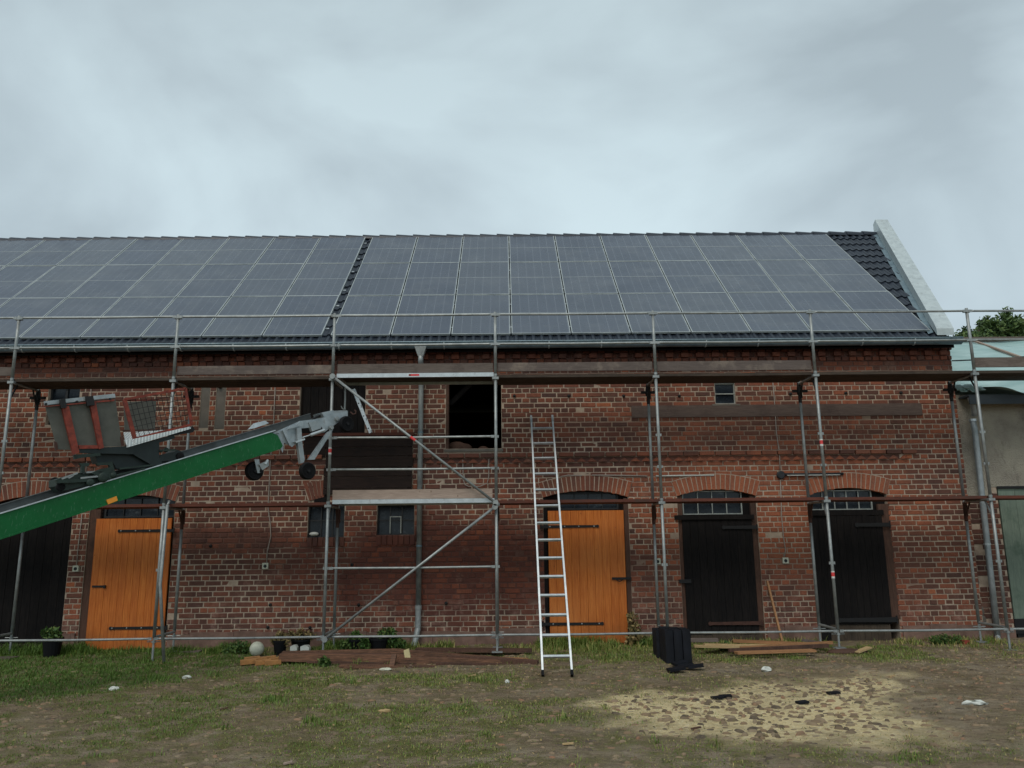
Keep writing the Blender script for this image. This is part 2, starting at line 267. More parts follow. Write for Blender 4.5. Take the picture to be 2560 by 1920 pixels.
# ------------------------------------------------------------ mesh builder
class MB:
    def __init__(s): s.v = []; s.f = []; s.var = []; s.cv = .5
    def add(s, vs, fs):
        o = len(s.v); s.v += [tuple(map(float, p)) for p in vs]; s.f += [tuple(i+o for i in f) for f in fs]; s.var += [s.cv]*len(vs)
    def box(s, x0, x1, y0, y1, z0, z1):
        s.add([(x0, y0, z0), (x1, y0, z0), (x1, y1, z0), (x0, y1, z0), (x0, y0, z1), (x1, y0, z1), (x1, y1, z1), (x0, y1, z1)],
              [(0, 3, 2, 1), (4, 5, 6, 7), (0, 1, 5, 4), (1, 2, 6, 5), (2, 3, 7, 6), (3, 0, 4, 7)])
    def obox(s, p0, p1, wd, ht, upv=(0, 0, 1)):      # beam from p0 to p1, width wd sideways, height ht
        p0 = Vector(p0); p1 = Vector(p1); d = (p1-p0).normalized(); u = Vector(upv); sd_ = d.cross(u)
        if sd_.length < 1e-4: sd_ = d.cross(Vector((0, 1, 0)))
        sd_.normalize(); u = sd_.cross(d); a = sd_*(wd/2); b = u*(ht/2)
        vs = [p0-a-b, p0+a-b, p0+a+b, p0-a+b, p1-a-b, p1+a-b, p1+a+b, p1-a+b]
        s.add(vs, [(0, 1, 2, 3), (7, 6, 5, 4), (1, 0, 4, 5), (2, 1, 5, 6), (3, 2, 6, 7), (0, 3, 7, 4)])
    def tube(s, pts, r, n=10, cap=True):
        pts = [Vector(p) for p in pts]; rs = r if isinstance(r, (list, tuple)) else [r]*len(pts); rings = []
        ref = None
        for i, p in enumerate(pts):
            d = (pts[min(i+1, len(pts)-1)]-pts[max(i-1, 0)]).normalized()
            if ref is None: ref = d.cross(Vector((0, 0, 1)) if abs(d.z) < .9 else Vector((0, 1, 0))).normalized()
            a = (ref-d*ref.dot(d)).normalized(); b = d.cross(a); ref = a
            rings.append([p+(a*math.cos(t)+b*math.sin(t))*rs[i] for t in [2*math.pi*k/n for k in range(n)]])
        vs = [q for rg in rings for q in rg]; fs = []
        for i in range(len(pts)-1):
            for k in range(n): fs.append((i*n+k, i*n+(k+1) % n, (i+1)*n+(k+1) % n, (i+1)*n+k))
        if cap: fs.append(tuple(range(n))[::-1]); fs.append(tuple((len(pts)-1)*n+k for k in range(n)))
        s.add(vs, fs)
    def prism(s, poly, vec):
        n = len(poly); vec = Vector(vec); a = [Vector(p) for p in poly]; b = [p+vec for p in a]
        s.add(a+b, [tuple(range(n)), tuple(range(2*n-1, n-1, -1))]+[((i+1) % n, i, n+i, n+(i+1) % n) for i in range(n)])
    def lathe(s, c, ax, prof, n=20):
        c = Vector(c); ax = Vector(ax).normalized(); a = ax.cross(Vector((0, 0, 1)) if abs(ax.z) < .9 else Vector((1, 0, 0))).normalized(); b = ax.cross(a)
        vs = []; fs = []
        for (r, h) in prof:
            for k in range(n):
                t = 2*math.pi*k/n; vs.append(c+ax*h+(a*math.cos(t)+b*math.sin(t))*r)
        for i in range(len(prof)-1):
            for k in range(n): fs.append((i*n+k, i*n+(k+1) % n, (i+1)*n+(k+1) % n, (i+1)*n+k))
        fs.append(tuple(range(n))[::-1]); fs.append(tuple((len(prof)-1)*n+k for k in range(n)))
        s.add(vs, fs)
    def sphere(s, c, r, n=12, m=8, sq=(1, 1, 1)):
        vs = []; fs = []; c = Vector(c)
        for i in range(m+1):
            ph = math.pi*i/m
            for k in range(n):
                t = 2*math.pi*k/n; vs.append(c+Vector((math.sin(ph)*math.cos(t)*r*sq[0], math.sin(ph)*math.sin(t)*r*sq[1], math.cos(ph)*r*sq[2])))
        for i in range(m):
            for k in range(n): fs.append((i*n+k, (i+1)*n+k, (i+1)*n+(k+1) % n, i*n+(k+1) % n))
        s.add(vs, fs)
    def mesh(s, name, mat, smooth=False):
        me = bpy.data.meshes.new(name); me.from_pydata(s.v, [], s.f)
        a = me.attributes.new('var', 'FLOAT', 'POINT'); a.data.foreach_set('value', s.var)
        me.materials.append(mat)
        if smooth: me.polygons.foreach_set('use_smooth', [True]*len(me.polygons))
        me.update(); return me
    def build(s, name, mat, parent=None, smooth=False, **k):
        return link(name, s.mesh(name, MT[mat] if isinstance(mat, str) else mat, smooth), parent, **k)
def link(name, me, parent=None, loc=None, rot=None, label=None, cat=None, group=None, kind=None):
    o = bpy.data.objects.new(name, me); COL.objects.link(o)
    if parent is not None: o.parent = parent
    if loc is not None: o.location = loc
    if rot is not None: o.rotation_euler = rot
    tag(o, label, cat, group, kind); return o
def tag(o, label=None, cat=None, group=None, kind=None):
    if label: o['label'] = label
    if cat: o['category'] = cat
    if group: o['group'] = group
    if kind: o['kind'] = kind
    return o
def thing(name, label, cat, group=None): return link(name, None, None, label=label, cat=cat, group=group)
def smooth_by_angle(o, a=.6):
    me = o.data; me.polygons.foreach_set('use_smooth', [True]*len(me.polygons))
    try: me.set_sharp_from_angle(angle=a)
    except Exception: pass
def bigmesh(name, V, Fc, var, mat, parent=None, **k):      # numpy arrays, all faces same vertex count
    me = bpy.data.meshes.new(name); nv = len(V); nf, c = Fc.shape
    me.vertices.add(nv); me.vertices.foreach_set('co', V.astype(np.float32).ravel())
    me.loops.add(nf*c); me.loops.foreach_set('vertex_index', Fc.astype(np.int32).ravel())
    me.polygons.add(nf); me.polygons.foreach_set('loop_start', np.arange(0, nf*c, c, dtype=np.int32))
    try: me.polygons.foreach_set('loop_total', np.full(nf, c, dtype=np.int32))
    except Exception: pass
    me.update(calc_edges=True)
    a = me.attributes.new('var', 'FLOAT', 'POINT'); a.data.foreach_set('value', var.astype(np.float32))
    me.materials.append(MT[mat]); me.validate(); return link(name, me, parent, **k)
GZ = -.3      # yard level
#@@ BARN
YW = 1.1      # front wall face
CH = .0865; ZB = 2.688; SL = .268; XL = -2.6
XCORN = 18.25; SKEW = .30   # right gable runs back at a skew
barn = thing('barn', 'long red brick barn with arched doorways, black tiled roof and solar panels on it', 'barn')
def zpx(v, u=1280, Y=YW): return W(u, v, Y)[2]
def xpx(u, v, Y=YW): return W(u, v, Y)[0]
ZS, ZC = zpx(1245), zpx(1228.5); RT_ = .262
ARCH = []       # (xl, xr)
for (a, b) in [(8, 180), (226, 440), (1356.7, 1570.8), (1692, 1890.5), (2024, 2218)]:
    ARCH.append((xpx(a, 1245), xpx(b, 1245)))
ARCH[0] = (ARCH[0][0]-.12, xpx(181, 1300))
class Arch:
    def __init__(s, xl, xr, zs, zc):
        s.xl, s.xr, s.zs, s.zc = xl, xr, zs, zc; hw = (xr-xl)/2; h = zc-zs; s.R = (hw*hw+h*h)/(2*h); s.cx = (xl+xr)/2; s.cz = zc-s.R; s.a = math.asin(hw/s.R)
    def iv(s, z, grow):
        R = s.R+grow; 
        if z <= s.zs and grow <= .15: return (s.xl, s.xr)
        ze = s.cz+R*math.cos(s.a)      # outer spring height
        if z <= s.zs: return (s.xl, s.xr)
        if z > s.cz+R: return None
        # voussoir fan: bounded by radial end faces and outer circle
        hx_r = (z-s.cz)*math.tan(s.a); d = R*R-(z-s.cz)**2
        hx_c = math.sqrt(max(d, 0)); hx = min(hx_r, hx_c) if grow > .15 else min(hx_c, (s.xr-s.xl)/2)
        return (s.cx-hx, s.cx+hx)
arches = [Arch(a, b, ZS, ZC) for a, b in ARCH]
def R4(u0, v0, u1, v1): 
    a = W(u0, v0, YW); b = W(u1, v1, YW); return (a[0], b[0], b[2], a[2])
OP = {'loft_left': R4(751, 951, 912, 1092), 'loft_right': R4(1114.5, 950, 1255, 1122), 'pane_right': R4(1785, 957, 1841, 1010), 'pane_left': R4(122, 962, 192, 1062),
      'win_a': R4(770, 1258, 860, 1344), 'win_b': R4(942, 1262, 1036, 1338), 'slot_a': R4(503, 962, 520, 1071), 'slot_b': R4(541, 962, 560, 1071)}
def excl(z, brick):
    ex = []
    for a in arches:
        i = a.iv(z, RT_ if brick else RT_*.5)
        if i and brick == 2: i = None
        if i: ex.append(i)
    for k, (x0, x1, z0, z1) in OP.items():
        if z0 < z < z1: ex.append((x0, x1))
    if brick:   # areas covered by boards or beam
        for (x0, x1, z0, z1) in COVER:
            if z0 < z < z1: ex.append((x0, x1))
    else: ex = [(a+.006, b-.006) for a, b in ex]
    return sorted(ex)
bm_ = R4(1578, 1015, 2305, 1038)
COVER = [R4(815, 1092, 1031, 1228)]
def clip(x0, x1, ex):
    segs = [(x0, x1)]
    for a, b in ex:
        ns_ = []
        for s0, s1 in segs:
            if b <= s0 or a >= s1: ns_.append((s0, s1)); continue
            if a > s0: ns_.append((s0, a))
            if b < s1: ns_.append((b, s1))
        segs = ns_
    return segs
# mortar body of the wall: stacked slabs, identical runs merged
ZT = 4.80; XR0 = XCORN+.05
rows = list(range(int((GZ-.1-ZB)/CH)-1, int((ZT-ZB)/CH)+1))
mb = MB(); prev = None; z0 = None
fine = []
zz = -.42
while zz < ZT: fine.append(zz); zz += .02
runs = []
for z in fine:
    e_ = tuple((round(a, 3), round(b, 3)) for a, b in excl(z+.01, False))
    if runs and runs[-1][0] == e_: runs[-1][2] = z+.02
    else: runs.append([e_, z, z+.02])
for e_, a, b in runs:
    for s0, s1 in clip(XL, XR0-.004, e_): mb.box(s0, s1, YW+.008, YW+.40, a, b)
wall = mb.build('wall', 'mortar', barn)
# bricks
def brick_geo(mb, x0, x1, z0, z1, yf, yb, var, c=.006, j=.003):
    mb.cv = var
    r = lambda s: random.uniform(-s, s)
    P = [(x0+r(j), z0+r(j)), (x1+r(j), z0+r(j)), (x1+r(j), z1+r(j)), (x0+r(j), z1+r(j))]
    cx, cz = (x0+x1)/2, (z0+z1)/2; w_, h_ = max(x1-x0, .02), max(z1-z0, .02)
    t = r(.003)
    vs = [(x, yb, z) for x, z in P]+[(x, yf+.005, z) for x, z in P]+[(cx+(x-cx)*(1-2*c/w_), yf+t+r(.0015), cz+(z-cz)*(1-2*c/h_)) for x, z in P]
    fs = []
    for k in range(4):
        q = (k+1) % 4; fs += [(k, q, 4+q, 4+k), (4+k, 4+q, 8+q, 8+k)]
    fs.append((8, 9, 10, 11)); mb.add(vs, fs)
def bvar():
    t = random.random()
    return .12+.25*random.random() if t < .38 else (.35+.35*random.random() if t < .84 else random.random())
variants = {}
for kind_, ln in (('s', .248), ('h', .116)):
    variants[kind_] = []
    for i in range(26):
        b_ = MB(); brick_geo(b_, -ln/2, ln/2, -.0345, .0345, 0, .10, bvar()); variants[kind_].append(b_.mesh('brick', MT['brick']))
whole = []; bulk = MB()
for r in rows:
    z0 = ZB+r*CH; z1 = z0+CH; zc = (z0+z1)/2
    if z1 > ZT: continue
    exb = sorted(set(excl(z0+.012, 2)+excl(z1-.012, 2)+excl(zc, 2)))
    for a_ in arches:
        i_ = [a_.iv(q_, RT_) for q_ in (z0+.01, z1-.02)]
        if all(i_): exb.append((max(q_[0] for q_ in i_), min(q_[1] for q_ in i_)))
    jog = random.uniform(-.01, .01)
    head = (r % 2 == 0)
    step = SL/2 if head else SL
    off = (SL/4 if head else (SL/2 if (r//2) % 2 else 0))+jog
    x = XL+off-step; proud = 0
    if r == 1: proud = .05
    if r == 20: proud = .02
    if r == 21: proud = .0
    if r >= 22: proud = .06+.02*(r-22)
    xe = XR0
    bx0, bx1 = bm_[0], bm_[1]
    wob = random.uniform(-.003, .003)
    while x < xe:
        g = .0085+random.uniform(0, .004); a, b = x+g, x+step-g; a = max(a, XL); b = min(b, xe)
        if b-a > .03:
            if r == 1 and a > 17.25: pr_ = 0
            else: pr_ = proud
            ya = YW-pr_+random.uniform(-.003, .003)+(random.uniform(.002, .007) if random.random() < .06 else 0)
            segs = clip(a, b, exb)
            full = len(segs) == 1 and abs((segs[0][1]-segs[0][0])-(b-a)) < 1e-6 and abs((b-a)-(step-2*g)) < 1e-6
            dz = wob+.0018*math.sin(x*1.7+r)
            ml = random.random() < .02
            if r == 0 and a < 17.19: x += step; continue
            if full and pr_ == 0 and not ml: whole.append((x+step/2, ya, zc+dz, head))
            else:
                for s0, s1 in segs:
                    if s1-s0 > .028: brick_geo(bulk, s0, s1, z0+.0085+dz, z1-.0085+dz, ya, YW+.11, bvar())
        x += step
# dentils under the eaves, sawtooth course
dent = []
for i in range(8):
    q_ = MB(); brick_geo(q_, 0, .125, .004, CH-.003, -.062, .05, .45+.4*random.random()); dent.append(q_.mesh('dentil_brick', MT['brick']))
x = XL+.05
while x < XR0-.15:
    link('dentil_brick', random.choice(dent), wall, loc=(x, YW, ZB+21*CH)); x += SL
x = XL
sb2 = MB(); sb2.cv = .1; sb2.box(XL, 17.2, YW+.002, YW+.03, ZB+.002, ZB+CH-.002); sb2.build('sawtooth_back', 'brick', wall)  # dark brick strip: shade of the recess under the ledge put into its tone
saws = []
for i in range(8):
    q_ = MB(); q_.cv = bvar(); q_.cv = .55+.3*random.random(); hh = CH-.006; q_.add([(0, YW+.001, .004), (.178, YW+.001, .004), (.089, YW-.062, .004), (.089, YW+.001, hh), (.089, YW-.03, hh*.55)], [(0, 2, 4), (0, 4, 3), (2, 1, 4), (4, 1, 3), (0, 1, 2)]); saws.append(q_.mesh('sawtooth_brick', MT['brick']))
xs_skip = (W(760, 1150, YW)[0], W(1036, 1150, YW)[0])
while x < 17.2:
    if not (xs_skip[0]-.1 < x < xs_skip[1]) and random.random() > .03:
        link('sawtooth_brick', random.choice(saws), wall, loc=(x+random.uniform(-.006, .006), 0, ZB))
    x += .185
def show(p):        # size on the picture of a unit at p if inside the frame
    d = np.array(p)-CAM; w_ = d@_fw; u, v = proj(p); return (1/w_) if (0 < u < 2560 and 0 < v < 1920) else 0
whole.sort(key=lambda t: -show((t[0], t[1], t[2]))*(.75 if t[3] else 1))
for t in whole[:296]:
    link('brick', random.choice(variants['h' if t[3] else 's']), wall, loc=(t[0], t[1], t[2]))
for t in whole[296:]:
    ln = .116 if t[3] else .248
    brick_geo(bulk, t[0]-ln/2, t[0]+ln/2, t[2]-.0345, t[2]+.0345, t[1], YW+.11, bvar())
bulk.build('brickwork', 'brick', wall, kind='stuff')
# arch rings: every voussoir a piece
for ia, a in enumerate(arches):
    arc = MB(); arc_o = None
    n = max(18, int(round(2*a.a*(a.R+RT_*.5)/.079)))
    Rm = a.R
    ring = MB()
    K = 24
    prv = None
    for k in range(K):       # mortar ring backing
        t0 = -a.a+2*a.a*k/K; t1 = -a.a+2*a.a*(k+1)/K
        q = lambda t, R, y: (a.cx+R*math.sin(t), y, a.cz+R*math.cos(t))
        ring.add([q(t0, Rm+.004, YW-.009), q(t1, Rm+.004, YW-.009), q(t1, Rm+RT_+.004, YW-.009), q(t0, Rm+RT_+.004, YW-.009),
                  q(t0, Rm+.004, YW+.33), q(t1, Rm+.004, YW+.33)], [(0, 1, 2, 3), (0, 4, 5, 1)])
    arc_o = ring.build('door_arch', 'mortar', barn)
    for k in range(n):
        if ia == 1 and False: pass
        t0 = -a.a+2*a.a*(k+.10)/n; t1 = -a.a+2*a.a*(k+.90)/n
        b_ = MB(); b_.cv = .5+.45*random.random() if ia >= 2 else bvar()+.1
        yf = YW-.014+random.uniform(-.004, .004); o1 = random.uniform(-.006, .006)
        poly = [(a.cx+R*math.sin(t), yf, a.cz+R*math.cos(t)) for t, R in ((t0, Rm+o1), (t1, Rm+o1), (t1, Rm+RT_-.008), (t0, Rm+RT_-.008))]
        b_.prism(poly, (0, .14, 0)); b_.build('brick', 'brick', arc_o)
# half arch left of the boarded loft opening
half = MB(); half.prism([W(758, 1209, YW-.004), W(811, 1200, YW-.004), W(811, 1242, YW-.004), W(770, 1252, YW-.004)], (0, .1, 0))
hb = half.build('window_arch', 'mortar', barn)
for k in range(5):
    t0, t1 = (k+.06)/5, (k+.9)/5
    top = lambda t: np.array((758+53*t, 1209-9*t)); bot = lambda t: np.array((773+38*t, 1252-10*t))
    b_ = MB(); b_.cv = .4+.3*random.random()
    b_.prism([W(*top(t0), YW-.014), W(*top(t1), YW-.014), W(*bot(t1), YW-.014), W(*bot(t0), YW-.014)], (0, .12, 0)); b_.build('brick', 'brick', hb)
# soldier sills under small windows
for (u0, u1, v0, v1) in [(768, 862, 1344, 1366), (940, 1038, 1339, 1362)]:
    x0, x1, zl, zh = R4(u0, v0, u1, v1); n = 7
    for k in range(n):
        a = x0+(x1-x0)*k/n; b_ = MB(); brick_geo(b_, a+.006, a+(x1-x0)/n-.006, zl, zh, YW-.022, YW+.1, .3*random.random()); b_.build('sill_brick', 'brick', wall)
# plinth remains between doorways
pl = MB(); xs = [XL]+[v for a in arches for v in (a.xl-.03, a.xr+.03)]+[XR0-.003]
for i in range(0, len(xs), 2):
    if xs[i+1]-xs[i] < .05: continue
    pl = MB(); x = xs[i]; n = max(3, int((xs[i+1]-x)/.35)); st_ = (xs[i+1]-x)/n
    for k in range(n):
        h = random.uniform(-.075, -.02); q_ = MB(); q_.box(x+k*st_, x+(k+1)*st_-.004, YW-.02-random.uniform(0, .012), YW+.05, -.45, h); q_.build('plinth_block', 'plinth', wall)
# beam let into the wall, render strips, dark pegs for small wall holes
b_ = MB(); b_.box(bm_[0], bm_[1], YW-.026, YW+.02, bm_[2], bm_[3]); b_.build('wall_beam', mk_wood('grey_wall_beam', (88, 74, 68), (112, 96, 88), (1, 6, 12), dirt=(70, 56, 52)), barn)
for k in ('slot_a', 'slot_b'):
    x0, x1, zl, zh = OP[k]; b_ = MB(); b_.box(x0, x1, YW+.02, YW+.2, zl, zh); b_.build('render_strip', 'render_grey', barn)
anch = [(1286, 990), (1422, 990), (1559, 990), (1698, 990), (1976, 985), (2114, 983), (2252, 982), (880, 1412), (897, 1512), (676, 1512), (1115, 1508), (527, 1365), (670, 1568), (775, 1569), (550, 968)]
for (u, v) in anch:
    p = W(u, v, YW); b_ = MB(); b_.lathe((p[0], YW+.0, p[2]), (0, -1, 0), [(.028, 0), (.026, .02), (.012, .03)], 8); b_.build('wall_hole_peg', 'iron', wall)  # added dark pegs stand in for the shade of small wall holes
# ---- doors
def board_door(name, x0, x1, z0, z1, Y, n, mat, th=.03, label=None, slack=0, gap=.0009):
    d = MB(); d.box(x0+.02, x1-.02, Y+th+.002, Y+th+.03, z0+.15, z0+.25); d.box(x0+.02, x1-.02, Y+th+.002, Y+th+.03, z1-.25, z1-.15)
    o = d.build(name, 'wood_brown', barn, label=label)
    w_ = (x1-x0)/n
    for k in range(n):
        a = x0+k*w_; g = gap; b_ = MB(); y = Y+random.uniform(-.0015, .0015); zt = z1+random.uniform(-slack, slack); zb = z0+random.uniform(-slack, slack)
        c = .0035
        vs = [(a+g, y+c, zb), (a+g+c, y, zb), (a+w_-g-c, y, zb), (a+w_-g, y+c, zb), (a+w_-g, y+th, zb), (a+g, y+th, zb)]
        b_.prism(vs, (0, 0, zt-zb)); b_.build('board', mat, o)
    return o
def strap(o, xa, xb, z, Y, bolts, mat='iron', h=.05):
    b_ = MB(); b_.prism([(xa, Y-.012, z-h*.38), (xb, Y-.012, z-h/2), (xb, Y-.012, z+h/2), (xa, Y-.012, z+h*.38)], (0, .012, 0)); b_.lathe((xa, Y-.013, z), (0, 1, 0), [(h*.55, 0), (h*.55, .011)], 10)
    b_.tube([(xb, Y-.005, z-h*.8), (xb, Y-.005, z+h*.8)], .014, 8); b_.build('hinge', mat, o)
    for t in bolts:
        c = MB(); c.lathe((xa+(xb-xa)*t, Y-.012, z), (0, -1, 0), [(.013, 0), (.012, .004), (.004, .008)], 8); c.build('bolt', 'galv', o)
YD = YW-.022
xa, xb = 3.575, 4.835
d2 = board_door('orange_door', xa, xb, GZ-.0, 1.815, YD-.02, 11, 'wood_orange', label='orange stained board door left of the scaffold pole')
strap(d2, 3.98, xb+.05, zpx(1327, 360), YD-.022, (.03, .3, .56)); strap(d2, 3.97, xb+.05, zpx(1569, 360), YD-.022, (.03, .29, .55, .83))
b_ = MB(); p = W(262, 1466, YD-.04); b_.box(p[0]-.21, p[0]+.01, YD-.04, YD-.025, p[2]-.016, p[2]+.016); b_.box(p[0]-.02, p[0]+.012, YD-.055, YD-.025, p[2]-.03, p[2]+.02); b_.build('latch', 'iron', d2)
d3 = board_door('orange_door', 11.14, 12.42, -.27, 1.87, YD, 10, 'wood_orange', label='orange stained board door behind the ladder')
z = zpx(1316, 1450); strap(d3, 12.0-.03, 11.02, z, YD-.002, (.06, .33, .58, .84)); z = zpx(1559, 1450); strap(d3, 12.0-.0, 11.02, z, YD-.002, (.05, .34, .82))
b_ = MB(); p = W(1548, 1446, YD-.02); b_.box(p[0]-.12, p[0]+.2, YD-.03, YD-.005, p[2]-.02, p[2]+.018); b_.tube([(p[0]-.05, YD-.03, p[2]-.02), (p[0], YD-.05, p[2]-.05), (p[0]+.06, YD-.03, p[2]-.02)], .008, 6); b_.build('latch', 'iron', d3)
a4, a5, a1, a2, a3 = arches[3], arches[4], arches[0], arches[1], arches[2]
d4 = board_door('dark_door', W(1705, 1299, YW)[0], W(1876, 1296, YW)[0]+.02, -.16, 1.70, YW+.0, 9, 'wood_dark', slack=.008, label='black tarred board door beside the black tile stack')
strap(d4, xpx(1775, 1559)-.0, xpx(1905, 1557), zpx(1558, 1840), YW-.012, (), 'rust', .06); strap(d4, 14.1, 14.66, zpx(1318, 1860), YW-.012, (), 'iron', .06)
b_ = MB(); b_.box(13.28, 14.62, YW-.03, YW+.06, 1.70, 1.775); b_.build('lintel', 'wood_dark', barn)
b_ = MB(); p = W(1712, 1453, YW); b_.box(p[0]-.1, p[0]+.1, YW-.03, YW-.01, p[2]-.03, p[2]+.03); b_.build('latch', 'iron', d4)
bb = board_door('worn_door_foot', a4.xl+.12, a4.xr-.05, GZ, -.155, YW+.006, 10, 'wood_darkbase', label='worn grey foot boards of the black door')
d5 = board_door('dark_door', xpx(2075, 1310), xpx(2205, 1310), -.02, 1.74, YW-.02, 8, 'wood_dark', slack=.008, label='black tarred board door left of the bare brick wall end')
d5b = board_door('side_boards', a5.xl+.01, xpx(2075, 1310)-.01, GZ, 1.76, YW+.01, 3, 'wood_dark', slack=.004, label='fixed dark boards left of the right black door')
bb = board_door('worn_door_foot', xpx(2078, 1580), xpx(2228, 1580), GZ, -.03, YW+.0, 9, 'wood_darkbase', label='pale worn foot boards of the right black door')
strap(d5, xpx(2092, 1552)+.02, xpx(2240, 1550), zpx(1551, 2160)+.01, YW-.034, (), 'iron', .08); strap(d5, xpx(2140, 1312), xpx(2222, 1312), zpx(1312, 2180), YW-.034, (), 'iron', .07)
b_ = MB(); b_.box(a5.xl-.02, xpx(2206, 1295)+.02, YW-.024, YW+.06, 1.745, 1.83); b_.build('lintel', 'wood_dark', barn)
b_ = MB(); b_.box(xpx(2207, 1400)+.005, a5.xr+.02, YW+.004, YW+.06, .05, 1.93); b_.build('door_post', 'wood_brown', barn)
b_ = MB(); b_.box(a3.xl-.0, 11.13, YW+.02, YW+.09, GZ, ZS); b_.build('door_post', 'wood_dark', barn)
b_ = MB(); b_.box(12.43, a3.xr+.0, YW+.01, YW+.09, GZ, ZS-.02); b_.build('door_post', 'wood_brown', barn)
b_ = MB(); b_.box(a2.xl, 3.60, YW+.03, YW+.09, GZ, ZS); b_.build('door_post', 'wood_brown', barn)
b_ = MB(); b_.box(4.83, a2.xr, YW+.03, YW+.09, GZ, ZS); b_.build('door_post', 'wood_darkbase', barn)
b_ = MB(); b_.box(a4.xl, a4.xl+.09, YW+.03, YW+.1, GZ, ZS); b_.build('door_post', 'wood_brown', barn)
b_ = MB(); b_.box(a4.xr-.10, a4.xr, YW+.03, YW+.1, GZ, ZS); b_.build('door_post', 'wood_brown', barn)
d1 = board_door('dark_door', a1.xl-.0, a1.xr-.01, GZ+.12, 2.1, YW+.05, 9, 'wood_dark', slack=.01, label='black barn door behind the green hoist beam')
bb = board_door('worn_door_foot', a1.xl, a1.xr-.02, GZ-.05, GZ+.11, YW+.06, 8, 'wood_darkbase', label='worn foot boards of the far left door')
# ---- windows
def window(name, x0, x1, z0, z1, Y, cols, rws, mat='iron', fw_=.035, bw=.018, xs_=None, lab=None, outer=True):
    f = MB()
    if outer:
        f.box(x0, x0+fw_, Y-.02, Y+.03, z0, z1); f.box(x1-fw_, x1, Y-.02, Y+.03, z0, z1)
        f.box(x0+fw_, x1-fw_, Y-.02, Y+.03, z0, z0+fw_); f.box(x0+fw_, x1-fw_, Y-.02, Y+.03, z1-fw_, z1)
    o = f.build(name, mat, barn, label=lab)
    xi = [x0+fw_+(x1-x0-2*fw_)*k/cols for k in range(cols+1)]; zi = [z0+fw_+(z1-z0-2*fw_)*k/rws for k in range(rws+1)]
    for k in range(1, cols): b = MB(); b.box(xi[k]-bw/2, xi[k]+bw/2, Y-.012, Y+.012, z0+fw_, z1-fw_); b.build('glazing_bar', mat, o)
    for k in range(1, rws): b = MB(); b.box(x0+fw_, x1-fw_, Y-.014, Y+.010, zi[k]-bw/2, zi[k]+bw/2); b.build('glazing_bar', mat, o)
    for i in range(cols):
        for j in range(rws):
            t = random.uniform(-.006, .006); b = MB()
            b.add([(xi[i], Y+.014+t, zi[j]), (xi[i+1], Y+.014-t, zi[j]), (xi[i+1], Y+.016-t, zi[j+1]), (xi[i], Y+.016+t, zi[j+1])], [(0, 1, 2, 3)])
            b.build('pane', 'glass', o)
    return o
MT['frame_dark'] = mk_plain('dark_window_frame', (38, 40, 42), .7, 0, .3, 9)
MT['frame_pale'] = mk_plain('pale_window_frame', (160, 164, 158), .7, 0, .3, 12)
zb = zpx(1290, 1800)
window('transom_window', xpx(1398, 1272), xpx(1548, 1272), 1.885, ZC-.02, YW+.10, 4, 2, 'frame_dark', .03, .014)
window('transom_window', xpx(1710, 1288), xpx(1860, 1288), 1.785, ZC-.02, YW+.09, 4, 2, 'frame_pale', .018, .014)
window('transom_window', xpx(2030, 1283), xpx(2188, 1283), 1.84, ZC-.03, YW+.09, 5, 2, 'frame_pale', .018, .016)
window('transom_window', xpx(254, 1295), xpx(434, 1295), 1.83, ZC-.02, YW+.10, 4, 2, 'frame_dark', .03, .012)
for a, (x0, x1) in ((a3, (xpx(1398, 1272), xpx(1548, 1272))), (a4, (xpx(1710, 1288), xpx(1860, 1288))), (a5, (xpx(2030, 1283), xpx(2188, 1283))), (a2, (xpx(254, 1295), xpx(434, 1295)))):
    for (xa_, xb_) in ((a.xl, x0-.002), (x1+.002, a.xr)):
        if xb_-xa_ > .02: b_ = MB(); b_.box(xa_, xb_, YW+.095, YW+.16, 1.75, ZC); b_.build('transom_surround', 'wood_dark', barn)
x0, x1, zl, zh = OP['pane_right']; window('small_window', x0, x1, zl, zh, YW+.06, 1, 2, 'frame_pale', .022, .02)
b_ = MB(); b_.box(x0-.06, x1+.06, YW-.03, YW+.08, zl-.03, zl-.002); b_.build('window_sill', 'render_grey', barn)
x0, x1, zl, zh = OP['pane_left']; window('small_window', x0, x1, zl+.35, zh, YW+.1, 2, 1, 'frame_dark', .03, .04)
b_ = MB(); b_.box(x0, x1, YW+.1, YW+.14, zl, zl+.345); b_.build('window_board', 'wood_dark', barn)
x0, x1, zl, zh = OP['win_a']; wa = window('stable_window', x0, x1, zl, zh, YW+.09, 3, 2, 'frame_dark', .025, .022)
x0, x1, zl, zh = OP['win_b']; wb = window('stable_window', x0, x1, zl, zh, YW+.09, 3, 2, 'frame_dark', .025, .018)
p0 = W(975, 1291, YW+.07); p1 = W(1003, 1333, YW+.07)      # white-edged casement in the middle of window b
b_ = MB(); 
b_.box(p0[0], p0[0]+.014, YW+.06, YW+.075, p1[2], p0[2]); b_.box(p1[0]-.014, p1[0], YW+.06, YW+.075, p1[2], p0[2]); b_.box(p0[0]+.014, p1[0]-.014, YW+.06, YW+.075, p0[2]-.014, p0[2]); b_.build('vent_casement', 'frame_pale', wb)
b_ = MB(); p = W(785, 1338, YW); b_.sphere((p[0], YW-.0, p[2]+.02), .08, 12, 8, (1, .6, .42)); tag(b_.build('sack', 'plastic_w', None, smooth=True), 'small white bag lying on the sill of the left stable window', 'bag')
